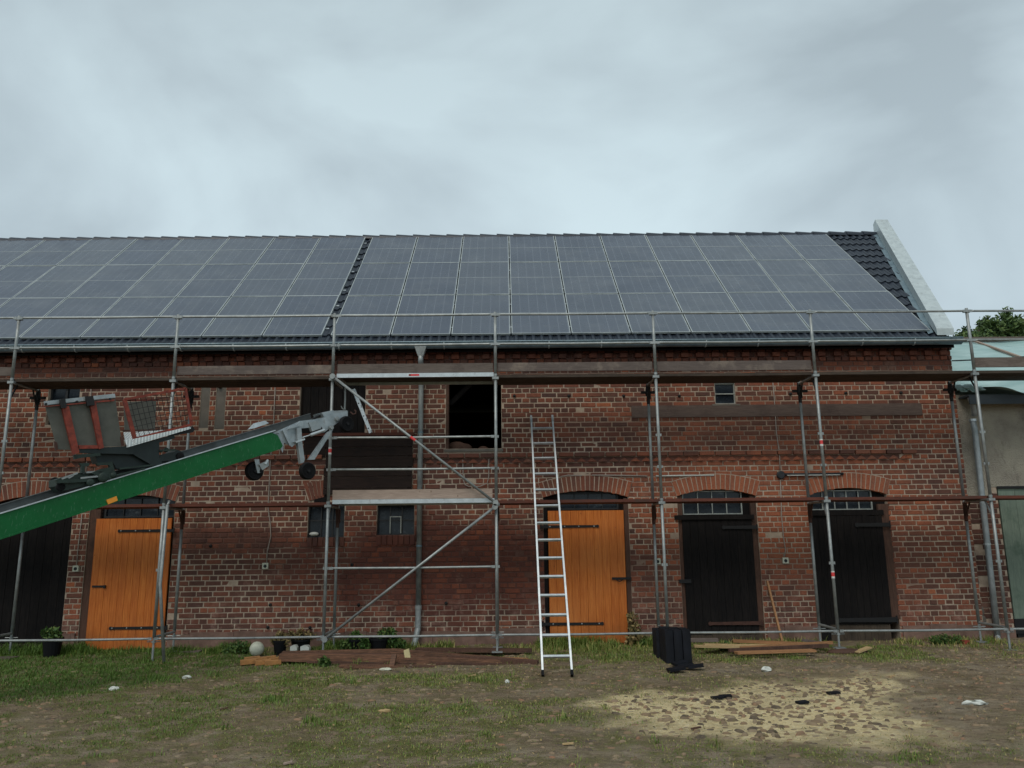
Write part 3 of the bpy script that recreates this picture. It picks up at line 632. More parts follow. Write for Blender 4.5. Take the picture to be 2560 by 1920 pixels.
# loft openings: timber jambs and boards
x0, x1, zl, zh = OP['loft_right']
b_ = MB(); b_.box(x0+.002, x0+.05, YW+.02, YW+.2, zl, zh); b_.build('jamb', 'wood_brown', barn)
b_ = MB(); b_.obox((x0+.05, YW+.3, zh-.38), (x0+.42, YW+.3, zh-.02), .08, .08, (0, 1, 0)); b_.build('brace', 'wood_dark', barn)
b_ = MB(); b_.box(x0-.02, x1+.02, YW-.02, YW+.2, zl-.045, zl-.004); b_.build('loft_sill', 'render_grey', barn)
for i, (u, v, r) in enumerate([(1142, 1113, .1), (1160, 1116, .08), (1208, 1118, .05)]):
    p = W(u, v, YW+.3); b_ = MB(); b_.sphere((p[0], YW+.3, zl+r*.6), r*1.4, 10, 6, (1.3, 1, .8)); tag(b_.build('sack', 'wood_brown', None, smooth=True), ['dusty brown sack at the left in the open loft window', 'smaller brown sack beside the first in the loft window', 'small bundle right of the sacks in the loft window'][i], 'sack')
x0, x1, zl, zh = OP['loft_left']
n = 6
lf = MB(); lf.box(x0, x0+.03, YW+.08, YW+.12, zl, zh); lf = lf.build('loft_shutter', 'wood_darkh', barn, label='dark boarded shutter in the left loft opening')
for k in range(8):
    a = x0+.03+k*(x1-x0-.04)/8; b_ = MB(); b_.box(a+.003, a+(x1-x0-.04)/8-.003, YW+.09+random.uniform(0, .006), YW+.12, zl+.002, zh); b_.build('board', 'wood_dark', lf)
# cross-boarding below the loft opening
x0, x1, zl, zh = COVER[0]
bx = MB(); bx.box(x0+.01, x0+.07, YW+.0, YW+.05, zl-.28, zh); crb = bx.build('boarding', 'wood_darkh', barn, label='dark horizontal boards nailed below the loft opening'); b_ = MB(); b_.box(x1-.09, x1-.02, YW+.0, YW+.05, zl, zh); b_.build('batten', 'wood_darkh', crb)
hts = [1092, 1112, 1137, 1172, 1195, 1212, 1229]
hts = [1089, 1118, 1141, 1168, 1191, 1221, 1236]
for i in range(6):
    za, zc_ = zpx(hts[i], 900), zpx(hts[i+1], 900); b_ = MB(); y = YW-.03-random.uniform(0, .012); b_.box(x0+.0+random.uniform(-.02, .02), x1+random.uniform(-.015, .01), y, y+.026, zc_+.004, za-.004); b_.build('board', 'wood_darkh', crb)
b_ = MB(); q0 = W(760, 1092, YW-.02); q1 = W(815, 1144, YW-.02); b_.box(q0[0], q1[0]-.02, YW-.02, YW+.012, q1[2], q0[2]); b_.build('board', 'wood_darkh', crb)
b_ = MB(); q0 = W(786, 1240, YW); q1 = W(822, 1262, YW); b_.box(q0[0], q1[0], YW-.012, YW+.012, q1[2], q0[2]); b_.build('board', 'wood_dark', crb)
b_ = MB(); b_.box(xpx(744, 1092), xpx(1036, 1086), YW-.06, YW+.02, zpx(1090, 900), zpx(1083, 900)); b_.build('loft_sill', 'wood_rust', barn)
# ---- side, back walls and floor of the barn (closed body)
AN = .7165; TA = math.tan(AN); YE, ZE = .86, 4.7     # eave end of the tile plane
def tz(y): return 4.915+(y-1.091)*TA-.012
YRDG = 5.05; YBK = 9.0
def gx(y, off=0): return XCORN+.05+(y-YW)*SKEW+off
b_ = MB()
b_.prism([(gx(YW), YW+.02, -.45), (gx(YBK), YBK, -.45), (gx(YBK), YBK, 4.86), (gx(YRDG), YRDG, tz(YRDG)-.05), (gx(YW), YW+.02, 4.75)], (-.3, 0, 0))
b_.box(XL, gx(YBK)-.3, YBK-.3, YBK, -.45, 4.8)
b_.prism([(XL, YW+.41, -.45), (XL, YBK-.3, -.45), (XL, YBK-.3, 4.8), (XL, YRDG, tz(YRDG)-.05), (XL, YW+.41, 4.8)], (.3, 0, 0))
b_.build('side_walls', mk_plain('gable_brickwork', (112, 66, 54), .9, 0, .4, 20), barn)
b_ = MB(); b_.box(XL+.3, 18.5, YW+.41, YBK-.3, 2.35, 2.5); b_.box(XL+.3, 18.5, YW+.41, YBK-.3, -.4, -.32); b_.build('loft_floor', 'wood_dark', barn)
# ---- roof: battened deck + tiles where they show
rd = MB(); e0 = (YE+.04, tz(YE+.04)-.05); e1 = (YRDG, tz(YRDG)-.05)
rd.add([(XL, e0[0], e0[1]), (gx(e0[0], -.05), e0[0], e0[1]), (gx(e1[0], -.05), e1[0], e1[1]), (XL, e1[0], e1[1]), (gx(YBK, -.05), YBK+.2, tz(YE)), (XL, YBK+.2, tz(YE)),
        (XL, e0[0], e0[1]-.06), (gx(e0[0], -.05), e0[0], e0[1]-.06), (gx(e1[0], -.05), e1[0], e1[1]-.06), (XL, e1[0], e1[1]-.06)],
       [(0, 1, 2, 3), (3, 2, 4, 5), (6, 9, 8, 7), (0, 6, 7, 1)])
roof = rd.build('roof', 'tile', barn)
TW, TP = .30, .372
def tile_mesh():
    b = MB(); nx = 14; L_ = .42; th = .022
    def prof(x):
        t = (x/(TW/2)) % 1.0; return .026*max(0, math.sin(math.pi*min(t/.55, 1))) if t < .55 else -.006*math.sin(math.pi*(t-.55)/.45)
    vs = []
    for i in range(nx+1):
        x = TW*i/nx*1.0; h = prof(x); vs += [(x, 0, h+.030), (x, L_, h+.002), (x, .0, h+.030-th)]
    fs = []
    for i in range(nx): a = i*3; c = a+3; fs += [(a, c, c+1, a+1), (a+2, c+2, c, a)]
    b.add(vs, fs); return b.mesh('roof_tile', MT['tile'])
tm = tile_mesh()
NR = 15; X0P = 7.372
Rroof = Matrix.Rotation(AN, 4, 'X')
for r in range(NR):
    ys = YE+r*TP*math.cos(AN); zs = tz(ys)
    xlim = gx(ys, -.02)
    k = 0; x = XL
    while x < xlim-.1:
        vis = r <= 1 or (7.0 < x+TW and x < 7.55) or x+TW > 17.85
        if vis:
            ww = min(TW, xlim-x)
            o = link('roof_tile', tm, roof); o.matrix_local = Matrix.Translation((x, ys, zs+.004)) @ Rroof @ Matrix.Diagonal((ww/TW, 1, 1, 1))
        x += TW
for i in range(57):
    x = XL+i*.39
    if x > gx(YRDG)-.1: break
    b_ = MB(); n = 9; x1 = min(x+.42, gx(YRDG)); vs = []
    for (xx, rr, dz) in ((x, .128, .02), (x1, .116, .0)):
        for k in range(n): t = math.pi*(k/(n-1)); vs.append((xx, YRDG-rr*1.15*math.cos(t), tz(YRDG)-.062+dz+rr*math.sin(t)))
    fs = [(k, k+1, n+k+1, n+k) for k in range(n-1)]+[tuple(range(n))]
    b_.add(vs, fs); b_.build('ridge_tile', 'tile', roof)
# ---- gable parapet clad in sheet zinc
pw = .30; par = MB()
def psec(y, ztop): 
    x = gx(y); return [(x-.28, y, tz(y)-.15), (x-.28, y, ztop), (x-.28+pw, y, ztop), (x-.28+pw, y, tz(y)-.3)]
yA, yB = .80, YRDG+.0
A_ = [(gx(yA)-.28, yA, 4.80), (gx(yA)-.28, yA, tz(.95)+.14), (gx(yA)-.28, .90, tz(.95)+.25), (gx(yB)-.28, yB-.15, tz(yB)+.25), (gx(yB)-.28, yB-.05, tz(yB)+.36), (gx(yB)-.28, yB+.25, tz(yB)+.36), (gx(yB)-.28, yB+.25, tz(yB)-.3)]
fixx = lambda p, o: (gx(p[1])-.28+o, p[1], p[2])
a_ = [fixx(p, 0) for p in A_]; c_ = [fixx(p, pw) for p in A_]; n = len(a_)
par.add(a_+c_, [tuple(range(n)), tuple(range(2*n-1, n-1, -1))]+[((i+1) % n, i, n+i, n+(i+1) % n) for i in range(n)])
par.build('gable_coping', 'zinc_pale', barn)
b_ = MB()
for yy in (2.0, 3.4): 
    b_.prism([fixx((0, yy, tz(yy)+.31), -.004), fixx((0, yy+.03, tz(yy+.03)+.31), -.004), fixx((0, yy+.03, tz(yy+.03)+.31), pw+.004), fixx((0, yy, tz(yy)+.31), pw+.004)], (0, 0, .006))
b_.build('coping_seam', 'zinc', barn)
b_ = MB(); q = lambda y, o, d: (gx(y)-.28+o, y, tz(y)+d)
b_.add([q(1.0, -.1, .05), q(1.0, -.003, .08), q(5.0, -.003, .08), q(5.0, -.1, .05)], [(0, 1, 2, 3)]); b_.build('valley_flashing', 'zinc', barn)
# ---- gutter and downpipe
gt = MB(); n = 9; gy, gz, gr = .80, 4.735, .08; gxe = 18.33; vs = []
for xx in (XL, gxe):
    for k in range(n): t = math.pi*k/(n-1); vs.append((xx, gy-gr*math.cos(t), gz-gr*1.35*math.sin(t)))
    for k in range(n): t = math.pi*k/(n-1); vs.append((xx, gy-(gr-.004)*math.cos(t), gz-(gr*1.35-.004)*math.sin(t)))
fs = [(k, k+1, 2*n+k+1, 2*n+k) for k in range(n-1)]+[(n+k+1, n+k, 3*n+k, 3*n+k+1) for k in range(n-1)]+[tuple(range(n)), tuple(range(3*n-1, 2*n-1, -1))]
gt.add(vs, fs); gt.tube([(XL, gy-gr-.002, gz), (gxe, gy-gr-.002, gz)], .011, 8)
gut = gt.build('gutter', 'zinc', barn); smooth_by_angle(gut)
x = XL+.3
while x < gxe-.1:
    b_ = MB(); pts = [(x, gy-(gr+.006)*math.cos(math.pi*k/8), gz-(gr*1.35+.006)*math.sin(math.pi*k/8)) for k in range(9)]
    for k in range(8): b_.obox(pts[k], pts[k+1], .02, .004, (0, 0, 1) if k not in (0, 7) else (0, 1, 0))
    b_.build('gutter_bracket', 'zinc_pale', gut); x += .9
fb = MB(); fb.box(XL, 18.26, .90, .925, 4.60, 4.70); fb.build('fascia', 'wood_dark', barn)  # dark board colour stands in for the shade below the gutter
p = W(1052, 866, .80); px_ = p[0]
dp = MB(); hz = 4.64
dp.add([(px_-.10, .72, hz+.02), (px_+.10, .72, hz+.02), (px_+.10, .90, hz+.02), (px_-.10, .90, hz+.02), (px_-.045, .77, hz-.14), (px_+.045, .77, hz-.14), (px_+.045, .86, hz-.14), (px_-.045, .86, hz-.14)],
       [(0, 1, 5, 4), (1, 2, 6, 5), (2, 3, 7, 6), (3, 0, 4, 7), (3, 2, 1, 0)])
hop = dp.build('hopper', 'alu', barn)
xq = W(1052, 1000, 1.0)[0]
b_ = MB(); b_.tube([(px_, .80, hz-.13), (px_, .815, hz-.22), (px_, .9, 4.33), (xq, 1.02, 4.15), (xq, 1.02, 3.9), (xq, 1.02, .35)], .045, 14); dpo = b_.build('downpipe', 'galv', barn, smooth=True)
b_ = MB(); b_.tube([(xq, 1.02, .33), (xq, 1.01, .0), (xq-.02, .97, -.12), (xq-.05, .93, -.27)], .05, 14); b_.lathe((xq, 1.02, .30), (0, 0, 1), [(.056, 0), (.056, .06)], 14); b_.build('downpipe_shoe', 'galv', barn, smooth=False)
for zz in (3.2, 1.3): b_ = MB(); b_.lathe((xq, 1.02, zz), (0, 0, 1), [(.051, 0), (.051, .03)], 14); b_.box(xq-.01, xq+.01, 1.06, YW, zz, zz+.03); b_.build('pipe_clip', 'zinc', dpo)
# ---- cables, conduits, sockets
def cable(pts, r=.009, Y=YW-.016, mat='cable', name='cable'):
    b_ = MB(); b_.tube([W(u, v, Y) for u, v in pts], r, 6); return b_.build(name, mat, barn, smooth=True)
cable([(228, 962), (226, 1010), (222, 1090), (217, 1150), (213, 1200)]); cable([(205, 1285), (200, 1330), (194, 1380), (192, 1412)])
cable([(688, 960), (686, 1010), (684, 1055), (680, 1100), (676, 1150), (672, 1230), (670, 1270), (676, 1310), (677, 1340), (668, 1380), (667, 1410)])
cable([(1932, 955), (1936, 1000), (1941, 1080), (1949, 1140), (1950, 1178)]); cable([(1951, 1198), (1954, 1290), (1959, 1345), (1964, 1375), (1961, 1392)])
cable([(1480, 1188), (1550, 1188.5), (1618, 1190)], .012); cable([(1640, 1190), (1700, 1189), (1785, 1188)], .014, mat='plastic_w')
cable([(1455, 1189), (1420, 1188), (1400, 1192)], .01)
cable([(1962, 1186), (2030, 1185.5), (2108, 1184.5)], .024, YW-.03, 'rail_dark', 'cable_cover'); cable([(1968, 1188.5), (2030, 1188), (2100, 1187)], .009, YW-.055, 'plastic_w')
b_ = MB(); p = W(1951, 1188, YW); b_.lathe((p[0], YW, p[2]), (0, -1, 0), [(.07, 0), (.07, .04), (.055, .05)], 14); b_.build('junction_box', 'rail_dark', barn)
for (u, v) in [(192, 1421), (664.6, 1414.5), (1962, 1401), (1643, 1403)]:
    p = W(u, v, YW); s_ = .048
    b_ = MB(); b_.box(p[0]-s_, p[0]+s_, YW-.045, YW-.002, p[2]-s_, p[2]+s_); o = b_.build('socket', 'plastic_ball', barn)
    c = MB(); c.lathe((p[0], YW-.046, p[2]-.004), (0, -1, 0), [(.028, 0), (.026, .006), (.01, .007)], 10); c.build('socket_cap', 'frame_dark', o)
b_ = MB(); pts = [(1157, 1150), (1158, 1200), (1163, 1212), (1172, 1216), (1200, 1216), (1218, 1208), (1222, 1190), (1222, 1148)]; b_.tube([W(u, v, YW-.03) for u, v in pts], .008, 6); b_.build('wire_loop', 'cable', barn)
b_ = MB(); b_.box(W(2357, 1572, YW)[0], W(2402, 1572, YW)[0], YW-.012, YW+.0, W(2357, 1606, YW)[2], W(2357, 1574, YW)[2]); b_.build('cellar_vent', 'wood_dark', barn)
#@@ SOLAR
def pplane(x, s, off=0):     # point on the panel plane: s metres up from its lower edge
    return Vector((x, 1.0511+s*math.cos(AN)-off*math.sin(AN), 4.9599+s*math.sin(AN)+off*math.cos(AN)))
PWD, PHT = 1.036, 1.722
fm = MB(); t_ = .0135; dpth = .035
fm.box(0, t_, 0, PHT, -dpth, 0); fm.box(PWD-t_, PWD, 0, PHT, -dpth, 0); fm.box(t_, PWD-t_, 0, t_, -dpth, 0); fm.box(t_, PWD-t_, PHT-t_, PHT, -dpth, 0)
fmesh = fm.mesh('solar_panel', MT['pframe'])
gm_ = MB(); gm_.add([(t_, t_, -.004), (PWD-t_, t_, -.004), (PWD-t_, PHT-t_, -.004), (t_, PHT-t_, -.004)], [(0, 1, 2, 3)]); gm_.box(t_, PWD-t_, t_, PHT-t_, -.03, -.02)
gmesh = gm_.mesh('cell_glass', MT['cells'])
mm_ = MB(); mm_.add([(t_, PHT/2-.007, -.0015), (PWD-t_, PHT/2-.007, -.0015), (PWD-t_, PHT/2+.007, -.0015), (t_, PHT/2+.007, -.0015)], [(0, 1, 2, 3)]); mmesh = mm_.mesh('centre_strip', MT['pframe'])
for nm, x0, cols, lab in (('a', 7.372, 10, 'right-hand array of dark solar panels on the barn roof, ten columns wide'), ('b', 7.235-9*1.0603, 9, 'left-hand array of dark solar panels on the barn roof, running out of the picture')):
    arr = thing('solar_array', lab, 'solar panels', 'solar arrays on the barn roof')
    for c in range(cols):
        for r in range(3):
            o = link('solar_panel', fmesh, arr); o.matrix_local = Matrix.Translation(pplane(x0+c*1.0603+.012, r*1.7398+.006)) @ Rroof @ Matrix.Rotation(random.uniform(-.004, .004), 4, 'Y') @ Matrix.Rotation(random.uniform(-.003, .003), 4, 'X')
            link('cell_glass', gmesh, o); link('centre_strip', mmesh, o)
    xe = x0+cols*1.0603
    for s_ in (.35, 1.35, 2.1, 3.1, 3.85, 4.85):
        b_ = MB(); p = pplane(x0-.05, s_, -.06); q_ = pplane(xe+.05, s_, -.06); b_.obox(p, q_, .04, .04, (0, -math.sin(AN), math.cos(AN))); b_.build('mounting_rail', 'alu', arr)
#@@ SCAFFOLD
BAY = 2.572; PR = .0242; YI = .73
scf = thing('scaffolding', 'galvanised steel facade scaffolding with board decks along the barn', 'scaffolding')
def wob(): return random.uniform(-.012, .012)
def sticker(pole, x, y, z, r=PR):
    for (za, zb_, mt) in ((-.05, -.02, 'white_lab'), (-.02, .04, 'red_lab'), (.04, .06, 'white_lab')):
        b = MB(); b.lathe((x, y, z+za), (0, 0, 1), [(r+.0015, 0), (r+.0015, zb_-za)], 12); b.build('sticker', mt, pole)
for k in range(9):
    X = k*BAY+(-.035 if k == 3 else 0)
    for lvl in (0, 1):
        z0 = lvl*2.0
        fr = MB()
        fr.tube([(X, .02, z0+1.94), (X, YI-.02, z0+1.94)], .02, 8)
        fo = fr.build('frame', 'galv', scf)
        if lvl == 0: q_ = MB(); q_.tube([(X, .02, .02), (X, YI-.02, .02)], .02, 8); q_.build('base_rail', 'galv', fo)
        for (ya, yb_) in ((0, .17), (YI, YI-.17)):
            if ya and lvl and k in (3, 4): continue
            q_ = MB(); q_.obox((X, ya, z0+1.66), (X, ya+(yb_-ya)*.9, z0+1.925), .02, .02, (1, 0, 0))
            if ya: q_.lathe((X, ya, z0+1.62), (0, 0, 1), [(PR+.004, 0), (PR+.004, .31)], 10); q_.lathe((X+.035, ya, z0+1.7), (0, 0, 1), [(.01, 0), (.01, .22)], 6)
            q_.build('gusset', ('rust' if ya else 'galv') if not lvl else 'iron', fo)
        for yy in (0, YI):
            if yy > 0 and lvl == 1 and k in (3, 4): continue
            b = MB(); b.tube([(X, yy, z0+.015), (X, yy, z0+1.985)], PR, 12); po = b.build('standard', 'galv', fo, smooth=True)
            c = MB(); c.lathe((X, yy, z0+1.975), (0, 0, 1), [(PR+.004, 0), (PR+.004, .035)], 12)
            if yy == 0:
                for zz in (.5, 1.0):
                    if lvl == 0 and zz == .5: continue
                    q_ = MB(); q_.box(X-.045, X+.045, -.012, .012, z0+zz-.02, z0+zz+.02); q_.build('rail_socket', 'galv', fo)
                q_ = MB(); q_.box(X-.05, X+.05, -.035, .03, z0+1.92, z0+1.96); q_.build('deck_bracket', 'galv', fo)
            c.build('coupling', 'galv', fo)
            if yy == 0 and (k, lvl) in ((3, 1), (6, 1), (6, 0)): sticker(fo, X, 0, {(3, 1): 2.79, (6, 1): 2.85, (6, 0): .82}[(k, lvl)])
    # guard post above the top deck
    b = MB(); b.tube([(X, 0, 4.01), (X, 0, 5.04)], PR, 12); b.build('guard_post', 'galv', scf, smooth=True)
    b = MB(); b.box(X-.05, X+.05, -.03, .03, 4.48, 4.52); b.build('rail_socket', 'galv', scf); b = MB(); b.box(X-.055, X+.055, -.03, .03, 4.97, 5.01); b.build('rail_socket', 'galv', scf)
    for yy in (0, YI):
        g0 = {0: -.30, 3: -.25, 4: -.25, 2: -.34, 6: -.25}.get(k, -.31) if yy == 0 else -.28
        b = MB(); b.tube([(X, yy, g0+.02), (X, yy, .03)], .017, 10); b.box(X-.08, X+.08, yy-.08, yy+.08, g0, g0+.012)
        b.lathe((X, yy, -.06), (0, 0, 1), [(.03, 0), (.03, .03)], 10); b.tube([(X-.1, yy, -.045), (X+.1, yy, -.045)], .008, 6); b.build('base_jack', 'galv', scf)
    if k in (3, 4): continue
    b = MB(); b.lathe((X, YI, 3.76), (0, 0, 1), [(.04, 0), (.05, .05), (.03, .2)], 8); b.box(X-.12, X+.13, YI-.03, YI+.02, 3.80, 3.84); b.build('bracket', 'iron', scf)
def rail(k, z, y=-.028, k2=None, dz=0):
    xa, xb_ = k*BAY+.05, (k+1)*BAY-.05
    b = MB(); m_ = (xa+xb_)/2
    b.tube([(xa, y+.01, z), (xa+.05, y, z), (m_, y, z-.006+dz), (xb_-.05, y, z+dz), (xb_, y+.01, z+dz)], [.012, .018, .018, .018, .012], 10)
    b.box(xa-.03, xa+.03, y-.006, y+.006, z-.02, z+.02); b.box(xb_-.03, xb_+.03, y-.006, y+.006, z-.02+dz, z+.02+dz); return b.build('guard_rail', 'galv', scf)
for k in range(8):
    rail(k, 5.0-.002*k); rail(k, 4.5); 
    if k >= 1: rail(k, .0)
for z in (1.0, 2.5, 3.0): rail(3, z)
rail(0, .02)
# decks
for k in range(8):
    xa, xb_ = k*BAY+.03, (k+1)*BAY-.03
    if k == 3:
        for (z, t) in ((4.0, .075), (2.0, .075)):
            fr = MB(); fr.box(xa, xb_, -.005, .03, z-.03, z+.035); fr.box(xa, xb_, .62, .655, z-.03, z+.035); fr.box(xa, xa+.03, .03, .62, z-.03, z+.03); fr.box(xb_-.03, xb_, .03, .62, z-.03, z+.03)
            dk = fr.build('alloy_deck', 'alu', scf); b = MB(); b.box(xa+.03, xb_-.03, .032, .618, z+.015, z+.028); b.build('deck_board', 'wood_deck', dk)
            if z > 3:
                xm = W(1022, 942, 0)[0]; xn = W(1048, 942, 0)[0]; b = MB(); b.box(xm, xn, -.008, -.0055, z-.012, z+.02); b.build('label_plate', 'red_lab', dk)
                b = MB(); b.box(xm+.004, xm+.03, -.0095, -.0083, z-.008, z+.016); b.build('label_plate', 'rust', dk)
        continue
    for z in (4.0, 2.0):
        for j in range(3):
            y0 = .02+j*.215; b = MB(); sag = random.uniform(-.008, .004); e0_, e1_ = random.uniform(-.05, .02), random.uniform(-.02, .05)
            t = .045
            vs = []
            for (x, dz) in ((xa+e0_, 0), ((xa+xb_)/2, sag), (xb_+e1_, 0)): vs += [(x, y0, z+dz), (x, y0+.205, z+dz), (x, y0+.205, z+dz-t), (x, y0, z+dz-t)]
            b.add(vs, [(0, 3, 2, 1), (8, 9, 10, 11)]+[(4*i+q, 4*i+(q+1) % 4, 4*i+4+(q+1) % 4, 4*i+4+q) for i in range(2) for q in range(4)])
            b.build('plank', 'wood_deck' if z > 3 else 'wood_rust', scf)
# toe boards
for k, mt, (dz0, dz1) in ((0, 'wood_old', (.06, .2)), (2, 'wood_flake', (.05, .19)), (3, 'wood_old', (.045, .2)), (4, 'wood_flake', (.06, .2)), (5, 'wood_flake', (.045, .2)), (7, 'wood_old', (.06, .22))):
    b = MB(); b.box(k*BAY+.03, (k+1)*BAY-.04, .035, .065, 4+dz0, 4+dz1); b.build('toe_board', mt, scf)
b = MB(); b.box(3*BAY+.02, 4*BAY-.06, .035, .065, 2.04, 2.185); b.build('toe_board', 'wood_pale', scf)
# diagonals of the ladder bay
def diag(p, q_, st):
    b = MB(); p, q_ = Vector(p), Vector(q_); b.tube([p, q_], .0215, 10); o = b.build('diagonal_brace', 'galv', scf, smooth=True)
    for e_ in (p, q_): c = MB(); c.lathe(e_+Vector((0, -.03, 0)), (0, 1, 0), [(.045, 0), (.045, .05)], 10); c.build('clamp', 'galv', o)
    if st:
        a, b2 = p.lerp(q_, .485), p.lerp(q_, .515); c = MB(); c.tube([a, b2], .0228, 10); c.build('sticker', 'red_lab', o)
diag((3*BAY-.02, -.06, 3.98), (4*BAY-.01, -.06, 1.96), True); diag((4*BAY-.02, -.06, 1.9), (3*BAY-.0, -.06, -.03), False)
# loose tube leaning at second frame
b = MB(); t0 = W(419, 1262, -.12); t1 = W(410, 1660, -.2); b.tube([t0, (t0[0]-.005, -.16, .8), (t1[0], -.2, GZ-.03)], PR, 12); b.tube([t0, (t0[0], -.06, t0[2]+.05), (t0[0]-.04, 0, t0[2]+.06)], .018, 8)
tag(b.build('scaffold_tube', 'galv', None, smooth=True), 'loose steel tube standing in front of the left orange door', 'scaffold tube')
# sole boards under feet
for (x, y, a, lab) in ((2.45, .2, .1, 'grey plank under the leftmost scaffold foot'), (5.35, .72, -.1, 'short board under the scaffold foot beside the left orange door')):
    b = MB(); b.obox((x-.55 if x < 3 else x-.22, y, GZ-.0), (x+.5 if x < 3 else x+.22, y+.05, GZ-.0), .22, .05); tag(b.build('sole_board', 'wood_old', None), lab, 'board')
b = MB(); c = W(2112, 1637, -.05); b.sphere((c[0]+.02, -.1, -.295), .31, 14, 8, (1, .45, .17)); tag(b.build('stone_pad', 'wood_brown', None, smooth=True), 'flat brown boulder under a scaffold foot', 'stone')
#@@ LADDER
lad = thing('ladder', 'aluminium ladder leaning on the scaffold in front of the orange door', 'ladder')
Lb, Rb = G(1356.7, 1687, GZ), G(1430, 1686.5, GZ); Lt, Rt = W(1328, 1045, 1.0), W(1381, 1044, 1.0)
yb = (Lb[1]+Rb[1])/2; Lb[1] = Rb[1] = yb
for a, b2 in ((Lb, Lt), (Rb, Rt)):
    b = MB(); b.obox(a, b2, .026, .065, (0, -1, 1)); so2 = b.build('stile', 'alu', lad)
    c = MB(); v = (Vector(b2)-Vector(a)).normalized(); c.obox(Vector(a)-v*.02, Vector(a)+v*.05, .034, .075, (0, -1, 1)); c.build('foot_cap', 'rubber', so2)
    c = MB(); c.obox(Vector(b2)-v*.12, Vector(b2)+v*.03, .034, .075, (0, -1, 1)); c.build('end_cap', 'alu_dull', so2)
ry = [1071.5, 1109, 1146, 1185, 1225, 1265, 1308, 1350.5, 1395.7, 1442, 1489, 1538, 1589, 1641.5]
for v in ry:
    # find t on left stile whose projection has this height
    lo, hi = 0, 1
    for _ in range(30):
        md = (lo+hi)/2; 
        if proj(Lb+(Lt-Lb)*md)[1] > v: lo = md
        else: hi = md
    a = Lb+(Lt-Lb)*lo; b2 = Rb+(Rt-Rb)*lo; b = MB(); b.obox(a, b2, .03, .032, (0, -1, 1)); b.build('rung', 'alu', lad)
#@@ HOIST
HA = W(640, 1092, -1.45); HB = W(0, 1285.5, -3.55)
U = Vector(HA-HB).normalized(); SS = Vector((-U.y, U.x, 0)).normalized(); NN = SS.cross(U) * -1
if NN.z < 0: NN = -NN
HO = Vector(HA)
def LP(u, v, s=0.0):
    d = Vector(ray(u, v)); o = Vector(CAM); P0 = HO+SS*s; t = (P0-o).dot(SS)/d.dot(SS); return o+d*t
def LC(t, s, n): return HO+U*t+SS*s+NN*n
def tn(u, v, s=0.0): p = LP(u, v, s)-HO; return p.dot(U), p.dot(NN)
hst = thing('roof_hoist', 'green and silver inclined roof hoist rising across the barn front from the left', 'hoist')
HH = .265; WD = .46
tE = tn(706, 1110)[0]; tS = tn(0, 1285)[0]-1.6
def slab(mb, t0, t1, s0, s1, n0, n1):
    mb.add([LC(t, s, n) for n in (n0, n1) for t, s in ((t0, s0), (t1, s0), (t1, s1), (t0, s1))], [(0, 3, 2, 1), (4, 5, 6, 7), (0, 1, 5, 4), (1, 2, 6, 5), (2, 3, 7, 6), (3, 0, 4, 7)])
b = MB()
for s in (0, WD):
    p = [LC(tS, s, 0), LC(tE-.12, s, 0), LC(tE-.03, s, -.07), LC(tE, s, -HH+.03), LC(tE-.05, s, -HH), LC(tS, s, -HH)]
    b.prism(p, SS*.006 if s == 0 else SS*-.006)
slab(b, tS, tE-.1, .006, .05, -HH, -HH+.006); slab(b, tS, tE-.1, WD-.05, WD-.006, -HH, -HH+.006)
slab(b, tS, tE-.1, -.012, .0, -HH-.001, -HH+.018); beam = b.build('beam', 'green', hst)
b = MB(); slab(b, tS, tE+.0, .006, WD-.006, -.05, -.042); b.build('trough', 'trough_grey', hst)
b = MB(); slab(b, tS, tE-.05, -.014, .03, .002, .014); slab(b, tS, tE-.1, .02, .03, -.04, .002); b.build('rail', 'alu', hst)
b = MB(); slab(b, tS, tn(781, 1040, WD)[0]-.05, WD-.03, WD, -.05, .075); slab(b, tS, tn(781, 1040, WD)[0]-.05, WD-.05, WD+.01, .075, .085); b.build('rail', 'trough_grey', hst)
k0 = tS+.2
while k0 < tE-.15:
    for nn_ in (-.03, -HH+.035):
        c = MB(); c.lathe(LC(k0, -.001, nn_), SS*-1, [(.009, 0), (.008, .005)], 6); c.build('rivet', 'green', beam)
    k0 += .4
b = MB(); b.tube([LC(tS, .09, .0), LC((tS+tE)/2, .09, -.012), LC(tE, .09, .0)], .006, 6); b.build('hoist_rope', 'iron', hst)
k0 = tS+.3
while k0 < tE-.2:
    c = MB(); slab(c, k0, k0+.03, .03, WD-.03, -HH+.01, -HH+.05); c.build('cross_member', 'alu_dull', beam); k0 += .55
b = MB(); p0 = LP(265, 1257, -.006); pp = [LP(265, 1250, -.001), LP(290, 1240.5, -.001), LP(293, 1251.5, -.001), LP(269, 1261, -.001)]; b.prism(pp, SS*-.02); b.build('side_reflector', 'orange_refl', hst)
def plate(nm, mat, pts, s=0.0, th=.02, par=None):
    b = MB(); b.prism([LP(100+x*.18083 if False else x, y, s) for x, y in pts], SS*th); return b.build(nm, mat, par or hst)
Z2 = lambda x, y: (600+x*.18083, 980+y*.18083)     # second close-up scale
zz2 = lambda L_: [Z2(x, y) for x, y in L_]
head = plate('head_plate', 'alu_head', zz2([(450, 570), (830, 400), (1130, 365), (1310, 300), (1490, 258), (1490, 330), (1330, 440), (1160, 560), (1130, 480), (850, 500), (860, 640), (720, 760), (610, 700), (590, 840), (480, 610)]), .02, .008)
plate('head_plate', 'alu_dull', zz2([(650, 520), (1000, 380), (1300, 260), (1480, 250), (1490, 330), (1200, 420), (900, 500)]), WD-.05, .01)
plate('head_panel', 'alu_dull', zz2([(480, 590), (620, 520), (720, 740), (600, 700), (570, 800)]), .10, .01)
plate('head_box', 'alu_head', zz2([(1130, 290), (1290, 250), (1310, 305), (1165, 345)]), .05, .25)
